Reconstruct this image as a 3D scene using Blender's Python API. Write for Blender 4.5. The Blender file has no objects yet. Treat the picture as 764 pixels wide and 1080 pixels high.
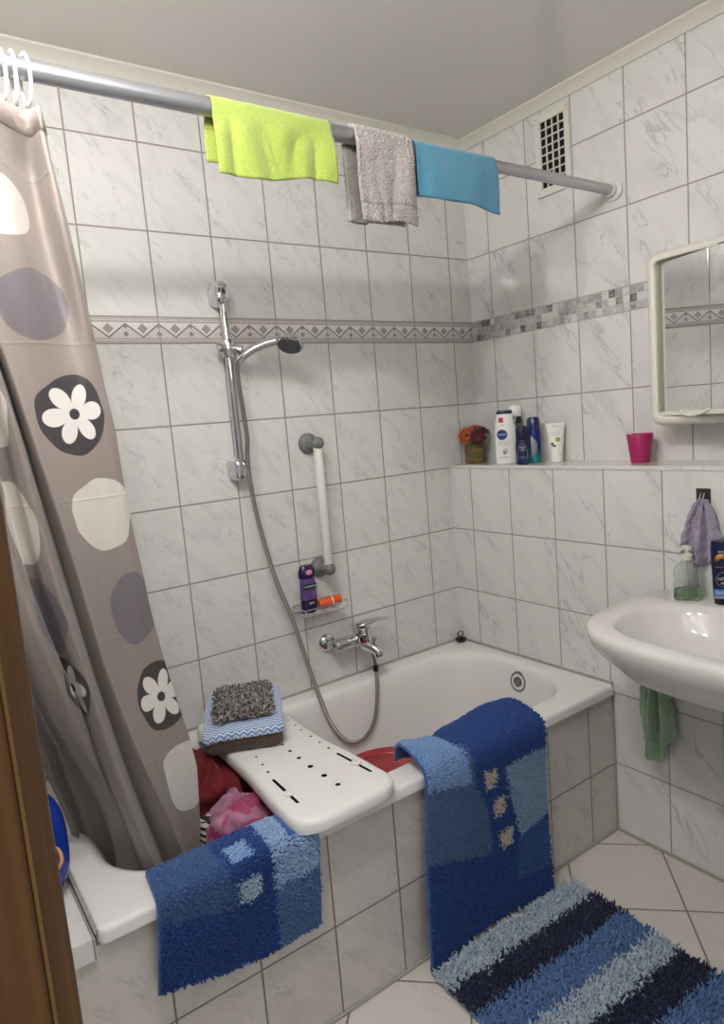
import bpy, bmesh, math, random
from mathutils import Vector, Matrix, noise
R_ = random.Random(7)
PI = math.pi
S = bpy.context.scene
COL = S.collection

# ------------------------------------------------------------------ materials
def lin(c):
    if isinstance(c, str):
        c = [int(c[i:i+2], 16)/255 for i in (0, 2, 4)]
    return [(x/12.92 if x <= .04045 else ((x+.055)/1.055)**2.4) for x in c]

class NT:
    """tiny node helper"""
    def __init__(s, name):
        s.m = bpy.data.materials.new(name); s.m.use_nodes = True
        s.t = s.m.node_tree; s.b = s.t.nodes['Principled BSDF']; s.L = s.t.links
    def n(s, typ, **kw):
        nd = s.t.nodes.new(typ)
        for k, v in kw.items(): setattr(nd, k, v)
        return nd
    def put(s, sock, v):
        if v is None: return
        if hasattr(v, 'is_output'): s.L.new(v, sock)
        else: sock.default_value = v
    def math(s, op, a, b=None, c=None, clamp=False):
        nd = s.n('ShaderNodeMath', operation=op, use_clamp=clamp)
        for i, v in enumerate((a, b, c)):
            s.put(nd.inputs[i], v)
        return nd.outputs[0]
    def ramp(s, v, a, b, c=0., d=1.):
        nd = s.n('ShaderNodeMapRange', interpolation_type='SMOOTHSTEP')
        s.put(nd.inputs[0], v)
        for i, x in enumerate((a, b, c, d)): s.put(nd.inputs[i+1], x)
        return nd.outputs[0]
    def mix(s, f, a, b):
        nd = s.n('ShaderNodeMix', data_type='RGBA')
        s.put(nd.inputs[0], f)
        for i, v in ((6, a), (7, b)):
            if isinstance(v, (list, tuple)) or isinstance(v, str):
                nd.inputs[i].default_value = list(lin(v)) + [1]
            else: s.L.new(v, nd.inputs[i])
        return nd.outputs[2]
    def uv(s):
        nd = s.n('ShaderNodeUVMap'); nd.uv_map = 'UVMap'
        sp = s.n('ShaderNodeSeparateXYZ'); s.L.new(nd.outputs[0], sp.inputs[0])
        return nd.outputs[0], sp.outputs[0], sp.outputs[1]
    def obj(s):
        return s.n('ShaderNodeTexCoord').outputs['Object']
    def noise(s, vec, scale, detail=3, rough=.5, dist=0.):
        nd = s.n('ShaderNodeTexNoise')
        if vec is not None: s.L.new(vec, nd.inputs['Vector'])
        nd.inputs['Scale'].default_value = scale; nd.inputs['Detail'].default_value = detail
        nd.inputs['Roughness'].default_value = rough; nd.inputs['Distortion'].default_value = dist
        return nd.outputs[0]
    def xyz(s, x, y, z=0.):
        nd = s.n('ShaderNodeCombineXYZ')
        for i, v in enumerate((x, y, z)): s.put(nd.inputs[i], v)
        return nd.outputs[0]
    def vm(s, op, a, b=None):
        nd = s.n('ShaderNodeVectorMath', operation=op)
        s.put(nd.inputs[0], a); s.put(nd.inputs[1], b)
        return nd.outputs[0]
    def bump(s, h, strength=.3, dist=.01, normal=None):
        nd = s.n('ShaderNodeBump'); s.L.new(h, nd.inputs['Height'])
        nd.inputs['Strength'].default_value = strength; nd.inputs['Distance'].default_value = dist
        if normal is not None: s.L.new(normal, nd.inputs['Normal'])
        s.L.new(nd.outputs[0], s.b.inputs['Normal']); return nd.outputs[0]
    def color(s, v):
        if isinstance(v, (list, tuple, str)): s.b.inputs['Base Color'].default_value = list(lin(v)) + [1]
        else: s.L.new(v, s.b.inputs['Base Color'])
    def set(s, **kw):
        for k, v in kw.items(): s.put(s.b.inputs[k.replace('_', ' ')], v)
        return s

def simple(name, col, rough=.5, metal=0., var=.04, vscale=30, bump=0, bscale=200, **kw):
    N = NT(name)
    o = N.obj()
    v = N.noise(o, vscale, 4)
    c = lin(col)
    a = [max(0, x*(1-var)) for x in c]; b = [min(1, x*(1+var)) for x in c]
    nd = N.n('ShaderNodeMix', data_type='RGBA'); N.L.new(v, nd.inputs[0])
    nd.inputs[6].default_value = a+[1]; nd.inputs[7].default_value = b+[1]
    N.L.new(nd.outputs[2], N.b.inputs['Base Color'])
    N.set(Roughness=rough, Metallic=metal)
    for k, val in kw.items(): N.put(N.b.inputs[k.replace('_', ' ')], val)
    if bump: N.bump(N.noise(o, bscale, 3), bump, .004)
    return N.m

TW, TH = .203, .252
def tile_material(name, w, h, base, veincol, vdens, grout, gw=.0042, seed=0., style=0, rough=.1):
    N = NT(name)
    uv, U, V = N.uv()
    cu, cv = N.math('FLOOR', U), N.math('FLOOR', V)
    fu, fv = N.math('FRACT', U), N.math('FRACT', V)
    du = N.math('MULTIPLY', N.math('MINIMUM', fu, N.math('SUBTRACT', 1, fu)), w)
    dv = N.math('MULTIPLY', N.math('MINIMUM', fv, N.math('SUBTRACT', 1, fv)), h)
    d = N.math('MINIMUM', du, dv)
    g = N.ramp(d, gw*.35, gw*.75, 1, 0)
    wn = N.n('ShaderNodeTexWhiteNoise', noise_dimensions='3D')
    N.L.new(N.xyz(cu, cv, seed), wn.inputs[0])
    rnd = wn.outputs['Color']
    p = N.xyz(N.math('MULTIPLY', U, w), N.math('MULTIPLY', V, h), seed)
    p = N.vm('ADD', p, N.vm('MULTIPLY', rnd, (7., 7., 3.)))
    mr = N.n('ShaderNodeMapping'); N.L.new(p, mr.inputs[0])
    mr.inputs['Rotation'].default_value = (0, 0, math.radians(48 if style == 0 else 56))
    mp = N.n('ShaderNodeMapping'); N.L.new(mr.outputs[0], mp.inputs[0])
    mp.inputs['Scale'].default_value = (1.0, 2.7, 1) if style == 0 else (.75, 2.4, 1)
    q = mp.outputs[0]
    sc = 13 if style == 0 else 6.0
    n1 = N.noise(q, sc, 5, .55, .5)
    r1 = N.math('ABSOLUTE', N.math('SUBTRACT', n1, .5))
    v1 = N.ramp(r1, 0, .03 if style == 0 else .03, 1, 0)
    mask = N.ramp(N.noise(q, sc*.55, 3), .46, .66)
    vein = N.math('MULTIPLY', v1, mask)
    cloud = N.ramp(N.noise(q, sc*.8, 6, .6, .4), .42, .78)
    vein = N.math('ADD', N.math('MULTIPLY', vein, .55*vdens), N.math('MULTIPLY', cloud, .30*vdens), clamp=True)
    c = N.mix(vein, base, veincol)
    tint = N.math('MULTIPLY', wn.outputs['Value'], .05)
    hs = N.n('ShaderNodeHueSaturation'); N.L.new(c, hs.inputs['Color'])
    N.L.new(N.math('SUBTRACT', 1.02, tint), hs.inputs['Value'])
    c = N.mix(g, hs.outputs[0], grout)
    N.color(c)
    N.set(Roughness=N.ramp(g, 0, 1, rough, .8))
    # slightly pillowed edges + gentle waviness of the glaze
    hgt = N.math('ADD', N.ramp(d, 0, gw*1.6, 0, 1), N.math('MULTIPLY', N.noise(p, 9, 1), .25))
    N.bump(hgt, .35, .0016)
    return N.m

def band_material():
    N = NT('diamond_border_tile')
    uv, U, V = N.uv()
    t = N.math('FRACT', N.math('MULTIPLY', U, 2))
    a = N.math('ABSOLUTE', N.math('SUBTRACT', N.math('MULTIPLY', t, 2), 1))   # 0 big diamond, 1 small
    line = N.math('ADD', .24, N.math('MULTIPLY', a, .5))                    # zigzag height
    dl = N.math('SUBTRACT', V, line)
    nz = N.noise(uv, 38, 3)
    spk = N.ramp(nz, .45, .6)
    inner = N.mix(spk, 'e2dedb', 'cbc6c3')
    mount = N.mix(spk, 'd8d3d0', 'b5b0ad')
    c = N.mix(N.ramp(dl, -.01, .01), mount, inner)
    c = N.mix(N.ramp(N.math('ABSOLUTE', dl), .025, .045, 1, 0), c, '77716f')
    bd = N.math('ADD', N.math('MULTIPLY', a, .62), N.math('ABSOLUTE', N.math('SUBTRACT', V, .56)))
    c = N.mix(N.ramp(bd, .19, .21, 1, 0), c, N.mix(spk, '8f8a88', 'aaa5a2'))
    ia = N.math('SUBTRACT', 1, a)
    for vv in (.66, .36):
        sd = N.math('ADD', N.math('MULTIPLY', ia, .62), N.math('ABSOLUTE', N.math('SUBTRACT', V, vv)))
        c = N.mix(N.ramp(sd, .10, .12, 1, 0), c, '8a8483')
    e = N.math('MINIMUM', V, N.math('SUBTRACT', 1, V))
    c = N.mix(N.ramp(e, .18, .19, 1, 0), c, N.mix(spk, 'cdc7c3', 'b3aeaa'))
    c = N.mix(N.ramp(N.math('ABSOLUTE', N.math('SUBTRACT', e, .185)), .012, .02, 1, 0), c, '8d8785')
    c = N.mix(N.ramp(N.math('ABSOLUTE', N.math('SUBTRACT', e, .075)), .012, .022, 1, 0), c, 'a39d9a')
    c = N.mix(N.ramp(e, .02, .035, 1, 0), c, '8b8681')
    fu = N.math('FRACT', U)
    g = N.ramp(N.math('MULTIPLY', N.math('MINIMUM', fu, N.math('SUBTRACT', 1, fu)), TW), .001, .0025, 1, 0)
    c = N.mix(g, c, 'a09b96')
    N.color(c); N.set(Roughness=.16)
    N.bump(N.math('ADD', N.ramp(e, 0, .05), N.ramp(N.math('ABSOLUTE', N.math('SUBTRACT', e, .13)), 0, .05, 1, 0)), .4, .002)
    return N.m

def mosaic_material():
    N = NT('grey_glass_mosaic')
    uv, U, V = N.uv()
    fu, fv = N.math('FRACT', U), N.math('FRACT', V)
    d = N.math('MINIMUM', N.math('MINIMUM', fu, N.math('SUBTRACT', 1, fu)), N.math('MINIMUM', fv, N.math('SUBTRACT', 1, fv)))
    g = N.ramp(d, .03, .07, 1, 0)
    wn = N.n('ShaderNodeTexWhiteNoise', noise_dimensions='2D')
    N.L.new(N.xyz(N.math('FLOOR', U), N.math('FLOOR', V)), wn.inputs[0])
    cr = N.n('ShaderNodeValToRGB'); cr.color_ramp.interpolation = 'CONSTANT'
    els = [(0, '6d6b6b'), (.12, 'a9a8a7'), (.34, 'c9c8c7'), (.5, '8e8c8b'), (.68, 'b8b6b4'), (.82, 'dcdcda'), (.93, '57555a')]
    e = cr.color_ramp.elements
    e[0].position = 0; e[0].color = lin(els[0][1])+[1]
    e[1].position = els[1][0]; e[1].color = lin(els[1][1])+[1]
    for p_, c_ in els[2:]:
        k = e.new(p_); k.color = lin(c_)+[1]
    N.L.new(wn.outputs[0], cr.inputs[0])
    sw = N.ramp(N.noise(uv, 3.1, 3, .5, 1.5), .42, .6)
    c = N.mix(N.math('MULTIPLY', sw, .35), cr.outputs[0], 'f2f2f0')
    N.color(N.mix(g, c, 'c5c1bb'))
    met = N.math('MULTIPLY', N.ramp(wn.outputs[0], .7, .72), .55)
    N.set(Roughness=.14, Metallic=met)
    N.bump(N.math('ADD', N.ramp(d, 0, .1), N.math('MULTIPLY', N.noise(uv, 2.5, 2), .8)), .35, .002)
    return N.m

GROUT = '8d8680'
M_back = tile_material('marbled_wall_tile_fine', TW, TH, 'dad8d5', '9f9d9c', .78, GROUT, seed=1.3, style=0)
M_right = tile_material('marbled_wall_tile_bold', TW, TH, 'dedcda', '9b989a', .85, '99938e', seed=4.1, style=1)
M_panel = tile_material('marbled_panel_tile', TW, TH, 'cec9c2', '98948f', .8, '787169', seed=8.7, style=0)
M_floor = tile_material('marbled_floor_tile', .3055, .3055, 'd6d0c8', 'b5aca3', .6, '7c756d', gw=.005, seed=2.2, style=1, rough=.22)
M_ledge = tile_material('ledge_marble', 5, 5, 'dddad7', '9a9696', .8, 'c0bab4', seed=3.2, style=1)
M_sill = tile_material('tub_ledge_tile', TW, TH, 'dcdad6', 'c5c2be', .4, GROUT, seed=5.2, style=0)
M_band = band_material()
M_mos = mosaic_material()
M_white = simple('white_enamel', 'e6e4e2', .08, var=.015, vscale=6)
M_ceram = simple('white_ceramic', 'dedbd7', .07, var=.015, vscale=6)
M_chrome = simple('chrome', 'd6d6d8', .07, 1., var=.03)
M_alu = simple('brushed_grey_metal', 'b4b5ba', .3, .85, var=.05)
M_cream = simple('cream_plastic', 'dcd9ce', .35, var=.02)
M_plwhite = simple('white_plastic', 'e8e6e3', .3, var=.02)
M_ivory = simple('ivory_plastic_tube', 'dcd8d0', .35, var=.02)
M_black = simple('black_rubber', '151515', .4, var=.2)
M_hole = simple('dark_opening', '0c0b0b', .8, var=.2)
M_grey = simple('grey_plastic', '6c6d6c', .5, var=.04)
M_ceil = simple('satin_ceiling_panel', 'dcd9d2', .2, var=.03, vscale=3)
M_mirror = simple('mirror_silver', 'f2f5f3', .015, 1., var=.005)
M_caulk = simple('grey_silicone', 'a39d96', .5)
M_blackgl = simple('black_glossy_plastic', '17181b', .25)

def wood_material():
    N = NT('oak_brown_wood')
    mp = N.n('ShaderNodeMapping'); N.L.new(N.obj(), mp.inputs[0])
    mp.inputs['Scale'].default_value = (90, 90, 2.2)
    n1 = N.noise(mp.outputs[0], 1.1, 6, .6, .6)
    n2 = N.noise(mp.outputs[0], .35, 3, .5, 1.0)
    c = N.mix(N.ramp(n1, .3, .7), '573710', '724a17')
    c = N.mix(N.math('MULTIPLY', N.ramp(n2, .45, .75), .6), c, '452a0d')
    N.color(c); N.set(Roughness=.42); N.bump(n1, .1, .002)
    return N.m
M_wood = wood_material()
M_woodlight = simple('wood_edge_strip', '7d5d2c', .5, var=.15)

def cloth(name, col, col2=None, rough=.9, bscale=350, bump=.5, vscale=120, sheen=.3):
    N = NT(name); o = N.obj()
    v = N.noise(o, vscale, 5, .65)
    col2 = col2 or col
    N.color(N.mix(N.ramp(v, .3, .7), col, col2))
    N.set(Roughness=rough, Sheen_Weight=sheen)
    N.bump(N.math('ADD', N.noise(o, bscale, 2), N.math('MULTIPLY', N.noise(o, bscale*.25, 2), .7)), bump, .004)
    return N.m

def attr_cloth(name, rough=.95):
    N = NT(name)
    a = N.n('ShaderNodeVertexColor'); a.layer_name = 'dye'
    N.color(a.outputs[0]); N.set(Roughness=rough, Sheen_Weight=.06)
    return N.m
M_pile = attr_cloth('dyed_pile_yarn')

def glass(name, col, rough=.02, ior=1.45):
    N = NT(name); N.color(N.mix(N.noise(N.obj(), 8, 2), col, col))
    N.set(Roughness=rough, Transmission_Weight=1., IOR=ior); return N.m

# ------------------------------------------------------------------ mesh helpers
class MB:
    def __init__(s): s.v = []; s.f = []; s.mi = []; s.uv = {}; s.smooth = 35; s.col = None; s.wn = False
    def add(s, verts, faces, mi=0, mat=None, uvs=None):
        o = len(s.v)
        s.v += [tuple(mat @ Vector(p)) if mat is not None else tuple(p) for p in verts]
        for i, f in enumerate(faces):
            if uvs: s.uv[len(s.f)] = uvs[i]
            s.f.append([o+k for k in f]); s.mi.append(mi)
        return s
    def bm(s, b, mi=0, mat=None):
        b.verts.index_update()
        s.add([v.co[:] for v in b.verts], [[v.index for v in f.verts] for f in b.faces], mi, mat); b.free(); return s
    def box(s, a, b, bev=0., seg=2, mi=0, mat=None):
        m = bmesh.new(); bmesh.ops.create_cube(m, size=1)
        for v in m.verts:
            v.co = Vector([a[i]+(v.co[i]+.5)*(b[i]-a[i]) for i in range(3)])
        if bev:
            s.wn = True
            bmesh.ops.bevel(m, geom=m.edges[:], offset=bev, segments=seg, profile=.5, affect='EDGES')
        return s.bm(m, mi, mat)
    def loft(s, rings, closed=True, cap0=True, cap1=True, mi=0, mat=None):
        n = len(rings[0]); V = [p for r in rings for p in r]; F = []
        for i in range(len(rings)-1):
            for j in range(n if closed else n-1):
                k = (j+1) % n
                F.append([i*n+j, i*n+k, (i+1)*n+k, (i+1)*n+j])
        if cap0: F.append(list(range(n))[::-1])
        if cap1: F.append([(len(rings)-1)*n+j for j in range(n)])
        return s.add(V, F, mi, mat)
    def lathe(s, prof, n=32, sx=1., sy=1., mi=0, mat=None, cap0=True, cap1=True):
        rings = [[(r*sx*math.cos(2*PI*k/n), r*sy*math.sin(2*PI*k/n), z) for k in range(n)] for r, z in prof]
        return s.loft(rings, True, cap0, cap1, mi, mat)
    def tube(s, pts, r, n=12, mi=0, caps=True, mat=None):
        pts = [Vector(p) for p in pts]; rs = r if isinstance(r, (list, tuple)) else [r]*len(pts)
        rings = []; t = (pts[1]-pts[0]).normalized()
        up = Vector((0, 0, 1)) if abs(t.z) < .9 else Vector((1, 0, 0))
        nx = t.cross(up).normalized()
        for i, p in enumerate(pts):
            a = pts[max(i-1, 0)]; b = pts[min(i+1, len(pts)-1)]
            t = (b-a).normalized(); nx = (nx-t*nx.dot(t)).normalized(); ny = t.cross(nx)
            rings.append([tuple(p+(nx*math.cos(2*PI*k/n)+ny*math.sin(2*PI*k/n))*rs[i]) for k in range(n)])
        return s.loft(rings, True, caps, caps, mi, mat)
    def cyl(s, a, b, r, n=24, bev=.002, mi=0):
        a, b = Vector(a), Vector(b); d = (b-a); L = d.length; d.normalize()
        m = Matrix.Translation(a) @ d.to_track_quat('Z', 'Y').to_matrix().to_4x4()
        bev = min(bev, r*.4, L*.4)
        return s.lathe([(r-bev, 0), (r-bev*.3, bev*.3), (r, bev), (r, L-bev), (r-bev*.3, L-bev*.3), (r-bev, L)], n, mi=mi, mat=m)
    def sphere(s, c, r, n=20, sc=(1, 1, 1), mi=0, mat=None):
        m = bmesh.new(); bmesh.ops.create_uvsphere(m, u_segments=n, v_segments=n//2+2, radius=r)
        for v in m.verts: v.co = Vector((c[0]+v.co.x*sc[0], c[1]+v.co.y*sc[1], c[2]+v.co.z*sc[2]))
        return s.bm(m, mi, mat)
    def torus(s, c, R, r, axis='Z', n=32, m_=10, mi=0, mat=None, sc=(1, 1)):
        V = []; F = []
        for i in range(n):
            a = 2*PI*i/n
            for j in range(m_):
                b = 2*PI*j/m_
                x, y, z = (R+r*math.cos(b))*math.cos(a)*sc[0], (R+r*math.cos(b))*math.sin(a)*sc[1], r*math.sin(b)
                p = {'Z': (x, y, z), 'X': (z, x, y), 'Y': (x, z, y)}[axis]
                V.append((c[0]+p[0], c[1]+p[1], c[2]+p[2]))
        for i in range(n):
            for j in range(m_):
                F.append([i*m_+j, ((i+1) % n)*m_+j, ((i+1) % n)*m_+(j+1) % m_, i*m_+(j+1) % m_])
        return s.add(V, F, mi, mat)
    def build(s, name, mats, parent=None, fix=True):
        me = bpy.data.meshes.new(name); me.from_pydata(s.v, [], s.f); me.update()
        mats = mats if isinstance(mats, (list, tuple)) else [mats]
        for m in mats: me.materials.append(m)
        me.polygons.foreach_set('material_index', s.mi)
        if s.uv:
            ul = me.uv_layers.new(name='UVMap')
            for p in me.polygons:
                if p.index in s.uv:
                    for k, li in enumerate(p.loop_indices): ul.data[li].uv = s.uv[p.index][k]
        if fix or s.smooth:
            b = bmesh.new(); b.from_mesh(me)
            if fix: bmesh.ops.recalc_face_normals(b, faces=b.faces[:])
            if s.smooth:
                th = math.radians(s.smooth)
                for f in b.faces: f.smooth = True
                for e in b.edges:
                    if len(e.link_faces) == 2 and e.calc_face_angle(0) > th: e.smooth = False
            b.to_mesh(me); b.free()
        o = bpy.data.objects.new(name, me); COL.objects.link(o)
        if s.wn:
            w_ = o.modifiers.new('face_weighted_normals', 'WEIGHTED_NORMAL'); w_.keep_sharp = True; w_.weight = 100
        if parent is not None: o.parent = parent; o.matrix_parent_inverse = parent.matrix_world.inverted() if False else Matrix.Translation(-parent.location) if parent.type == 'EMPTY' and parent.parent is None else Matrix.Identity(4)
        return o

def tag(o, label, cat, group=None, kind=None):
    o['label'] = label; o['category'] = cat
    if group: o['group'] = group
    if kind: o['kind'] = kind
    return o
def struct(o): o['kind'] = 'structure'; return o
def thing(name, label, cat, loc=(0, 0, 0), group=None):
    o = bpy.data.objects.new(name, None); COL.objects.link(o); o.location = loc
    o.empty_display_size = .03
    return tag(o, label, cat, group)
# parts are built in world coordinates; an Empty root carries only a translation, undone in the parent inverse
def crom(pts, per=10):
    P = [Vector(p) for p in pts]; out = []
    for i in range(len(P)-1):
        a = P[max(i-1, 0)]; b = P[i]; c = P[i+1]; d = P[min(i+2, len(P)-1)]
        for k in range(per):
            t = k/per
            out.append(.5*((2*b)+(c-a)*t+(2*a-5*b+4*c-d)*t*t+(3*b-a-3*c+d)*t**3))
    out.append(P[-1]); return out
def interp(x, xs, ys):
    if x <= xs[0]: return ys[0]
    for i in range(len(xs)-1):
        if x <= xs[i+1]:
            return ys[i]+(ys[i+1]-ys[i])*(x-xs[i])/(xs[i+1]-xs[i])
    return ys[-1]
def sstep(a, b, x):
    t = min(1, max(0, (x-a)/(b-a))); return t*t*(3-2*t)
def nz(x, y, z=0.): return noise.noise(Vector((x, y, z)))

def sheet(name, P, nu, nv, thick, mat, parent=None, off=0., uvf=None):
    """grid surface P(u,v) with real thickness"""
    mb = MB(); mb.smooth = 0
    V = [P(i/nu, j/nv) for j in range(nv+1) for i in range(nu+1)]
    F = []; U = []
    for j in range(nv):
        for i in range(nu):
            a = j*(nu+1)+i
            F.append([a, a+1, a+nu+2, a+nu+1])
            q = [(i/nu, j/nv), ((i+1)/nu, j/nv), ((i+1)/nu, (j+1)/nv), (i/nu, (j+1)/nv)]
            U.append([uvf(*x) for x in q] if uvf else q)
    mb.add(V, F, uvs=U)
    o = mb.build(name, mat, parent, fix=False)
    for p in o.data.polygons: p.use_smooth = True
    sm = o.modifiers.new('thickness', 'SOLIDIFY'); sm.thickness = thick; sm.offset = off
    return o

def lettering(name, body, size, mat, M, parent, ext=.0003, align='CENTER'):
    cu = bpy.data.curves.new(name, 'FONT'); cu.body = body; cu.size = size; cu.extrude = ext
    cu.align_x = align; cu.align_y = 'CENTER'
    t = bpy.data.objects.new(name, cu); COL.objects.link(t)
    dg = bpy.context.evaluated_depsgraph_get(); dg.update()
    me = bpy.data.meshes.new_from_object(t.evaluated_get(dg)); COL.objects.unlink(t); bpy.data.objects.remove(t)
    me.transform(M); me.materials.clear(); me.materials.append(mat)
    o = bpy.data.objects.new(name, me); COL.objects.link(o); o.parent = parent
    if parent.type == 'EMPTY': o.matrix_parent_inverse = Matrix.Translation(-parent.location)
    return o

# pile: many short bent tufts growing from a surface, each dyed by its place
def pile(name, P, cnt, length, width, dye, parent, droop=.3, jit=.35, seed=1, keep=None, lenf=None):
    rr = random.Random(seed); V = []; F = []; C = []
    nu, nv = cnt; e = 1e-3
    for j in range(nv):
        for i in range(nu):
            u = min(.999, max(.001, (i+.5+rr.uniform(-.5, .5))/nu)); v = min(.999, max(.001, (j+.5+rr.uniform(-.5, .5))/nv))
            if keep and not keep(u, v): continue
            p = Vector(P(u, v)); a = Vector(P(min(1, u+e), v))-Vector(P(max(0, u-e), v)); b = Vector(P(u, min(1, v+e)))-Vector(P(u, max(0, v-e)))
            n = a.cross(b)
            if n.length < 1e-12: continue
            n.normalize(); a.normalize(); b = n.cross(a)
            L = length*rr.uniform(.75, 1.2)*(lenf(u, v) if lenf else 1)
            d1 = (n+a*rr.gauss(0, jit)+b*rr.gauss(0, jit)).normalized()
            d2 = (n*.6+d1*.5+a*rr.gauss(0, jit*1.6)+b*rr.gauss(0, jit*1.6)+Vector((0, 0, -droop))).normalized()
            m = p+d1*L*.55; t = m+d2*L*.5
            s1 = d1.cross(Vector((rr.uniform(-1, 1), rr.uniform(-1, 1), rr.uniform(-1, 1)))).normalized(); s2 = d1.cross(s1)
            o = len(V); c = dye(u, v, rr)
            for q, w in ((p, width), (p.lerp(m, 1.0)+d2*L*.22, width*1.15)):
                for k in range(3):
                    an = 2*PI*k/3; V.append(q+(s1*math.cos(an)+s2*math.sin(an))*w)
            V.append(t)
            for k in range(3):
                l = (k+1) % 3
                F.append((o+k, o+l, o+3+l, o+3+k)); F.append((o+3+k, o+3+l, o+6))
            sh = rr.uniform(.86, 1.12)
            C += [(c[0]*sh, c[1]*sh, c[2]*sh, 1)]*7
    me = bpy.data.meshes.new(name); me.from_pydata(V, [], F); me.update()
    ca = me.color_attributes.new('dye', 'FLOAT_COLOR', 'POINT')
    ca.data.foreach_set('color', [x for c in C for x in c])
    me.polygons.foreach_set('use_smooth', [True]*len(me.polygons))
    me.materials.append(M_pile)
    o = bpy.data.objects.new(name, me); COL.objects.link(o); o.parent = parent; o['kind'] = 'stuff'
    if parent.type == 'EMPTY': o.matrix_parent_inverse = Matrix.Translation(-parent.location)
    return o

# ------------------------------------------------------------------ room shell
XR, XL, ZC = .1735, -1.935, 2.54
ZBT, ZBB = 1.8375, 1.7594
YF = -1.62
def wall(name, quads, mats, back):
    """quads: list of (4 corner points, 4 uvs, mat index); back: offset vector giving the wall its thickness"""
    mb = MB(); mb.smooth = 0
    for P, U, mi in quads:
        mb.add(P, [[0, 1, 2, 3]], mi, uvs=[U])
        bk = [tuple(Vector(p)+Vector(back)) for p in P]
        mb.add(bk, [[3, 2, 1, 0]], mi, uvs=[U[::-1]])
    # close the rim of the slab
    allp = [Vector(p) for q in quads for p in q[0]]
    lo = Vector([min(p[i] for p in allp) for i in range(3)]); hi = Vector([max(p[i] for p in allp) for i in range(3)])
    ax = [i for i in range(3) if abs(back[i]) < 1e-9]
    cs = []
    for a, b in ((0, 0), (1, 0), (1, 1), (0, 1)):
        p = lo.copy(); p[ax[0]] = (lo, hi)[a][ax[0]]; p[ax[1]] = (lo, hi)[b][ax[1]]; cs.append(p)
    for i in range(4):
        p, q = cs[i], cs[(i+1) % 4]; B = Vector(back)
        mb.add([p, q, q+B, p+B], [[0, 1, 2, 3]], 0, uvs=[[(0.5, .5)]*4])
    return struct(mb.build(name, mats, fix=False))
def ub(x): return (x-.067)/TW
def qy(x0, x1, z0, z1, y, fu, fv, mi=0):
    return ([(x0, y, z0), (x1, y, z0), (x1, y, z1), (x0, y, z1)], [(fu(x0), fv(z0)), (fu(x1), fv(z0)), (fu(x1), fv(z1)), (fu(x0), fv(z1))], mi)
def qx(y0, y1, z0, z1, x, fu, fv, mi=0):
    return ([(x, y0, z0), (x, y1, z0), (x, y1, z1), (x, y0, z1)], [(fu(y0), fv(z0)), (fu(y1), fv(z0)), (fu(y1), fv(z1)), (fu(y0), fv(z1))], mi)
above = lambda z: (z-ZBT)/TH
below = lambda z: (z-ZBB)/TH
band = lambda z: (z-ZBB)/(ZBT-ZBB)
wall('wall_back', [qy(XL, XR, 0, ZBB, 0, ub, below), qy(XL, XR, ZBB, ZBT, 0, ub, band, 1), qy(XL, XR, ZBT, ZC, 0, ub, above)], [M_back, M_band], (0, .08, 0))
ur = lambda y: -(y+.1198)/TW
us = lambda y: -(y+.1159)/.2033
mo = lambda y: -y/.026
wall('wall_right', [qx(0, YF, 1.24, ZBB, XR, ur, below), qx(0, YF, ZBB, ZBT, XR, mo, lambda z: band(z)*3, 1), qx(0, YF, ZBT, ZC, XR, ur, above)], [M_right, M_mos], (.08, 0, 0))
wall('wall_right', [qx(0, YF, 0, 1.2527, 0, us, below)], [M_right], (.1735, 0, 0))
mb = MB(); mb.box((-.004, YF, 1.2527), (XR, 0, 1.266), .002, 2)
mb.smooth = 35
for i, f in enumerate(mb.f): mb.uv[i] = [((mb.v[k][0]+2.3)/5, (mb.v[k][1]+2.5)/5) for k in f]
struct(mb.build('trim_1', M_ledge))
tub_u = lambda x: (x+.1353)/TW
wall('wall_tub', [qy(XL, 0, 0, .4965, -.7315, tub_u, lambda z: (z-.2427)/TH)], [M_panel], (0, .03, 0))
# tiled ledge past the head end of the bath
mb = MB(); mb.smooth = 30
z1 = .517
mb.add([(XL, -.742, z1), (-1.692, -.742, z1), (-1.692, 0, z1), (XL, 0, z1)], [[0, 1, 2, 3]], uvs=[[(-.5, .08), (1.02, .08), (1.02, 3.02), (-.5, 3.02)]])
mb.add([(XL, -.742, .472), (-1.692, -.742, .472), (-1.692, -.742, z1), (XL, -.742, z1)], [[0, 1, 2, 3]], uvs=[[(-.5, .02), (1.02, .02), (1.02, .2), (-.5, .2)]])
mb.add([(XL, -.742, .472), (-1.692, -.742, .472), (-1.692, 0, .472), (XL, 0, .472)], [[3, 2, 1, 0]], uvs=[[(0.5, .5)]*4])
mb.add([(-1.692, -.742, .472), (-1.692, 0, .472), (-1.692, 0, z1), (-1.692, -.742, z1)], [[0, 1, 2, 3]], uvs=[[(0.5, .5)]*4])
struct(mb.build('wall_ledge', M_sill))
ul = lambda y: -(y+.06)/TW
wall('wall_left', [qx(0, YF, 0, ZBB, XL, ul, below), qx(0, YF, ZBB, ZBT, XL, ul, band, 1), qx(0, YF, ZBT, ZC, XL, ul, above)], [M_back, M_band], (-.08, 0, 0))
# front wall with the doorway the photo is taken through
DX0, DX1, DZ = -1.854, -.62, 2.04
mb = MB(); mb.smooth = 0
for a, b in (((-2.08, YF-.09, 0), (DX0-.03, YF, ZC)), ((DX1+.03, YF-.09, 0), (XR, YF, ZC)), ((DX0-.03, YF-.09, DZ+.03), (DX1+.03, YF, ZC))):
    mb.box(a, b)
for i, f in enumerate(mb.f): mb.uv[i] = [(mb.v[k][0]/TW+.3, below(mb.v[k][2])) for k in f]
struct(mb.build('wall_front', M_right))
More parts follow.
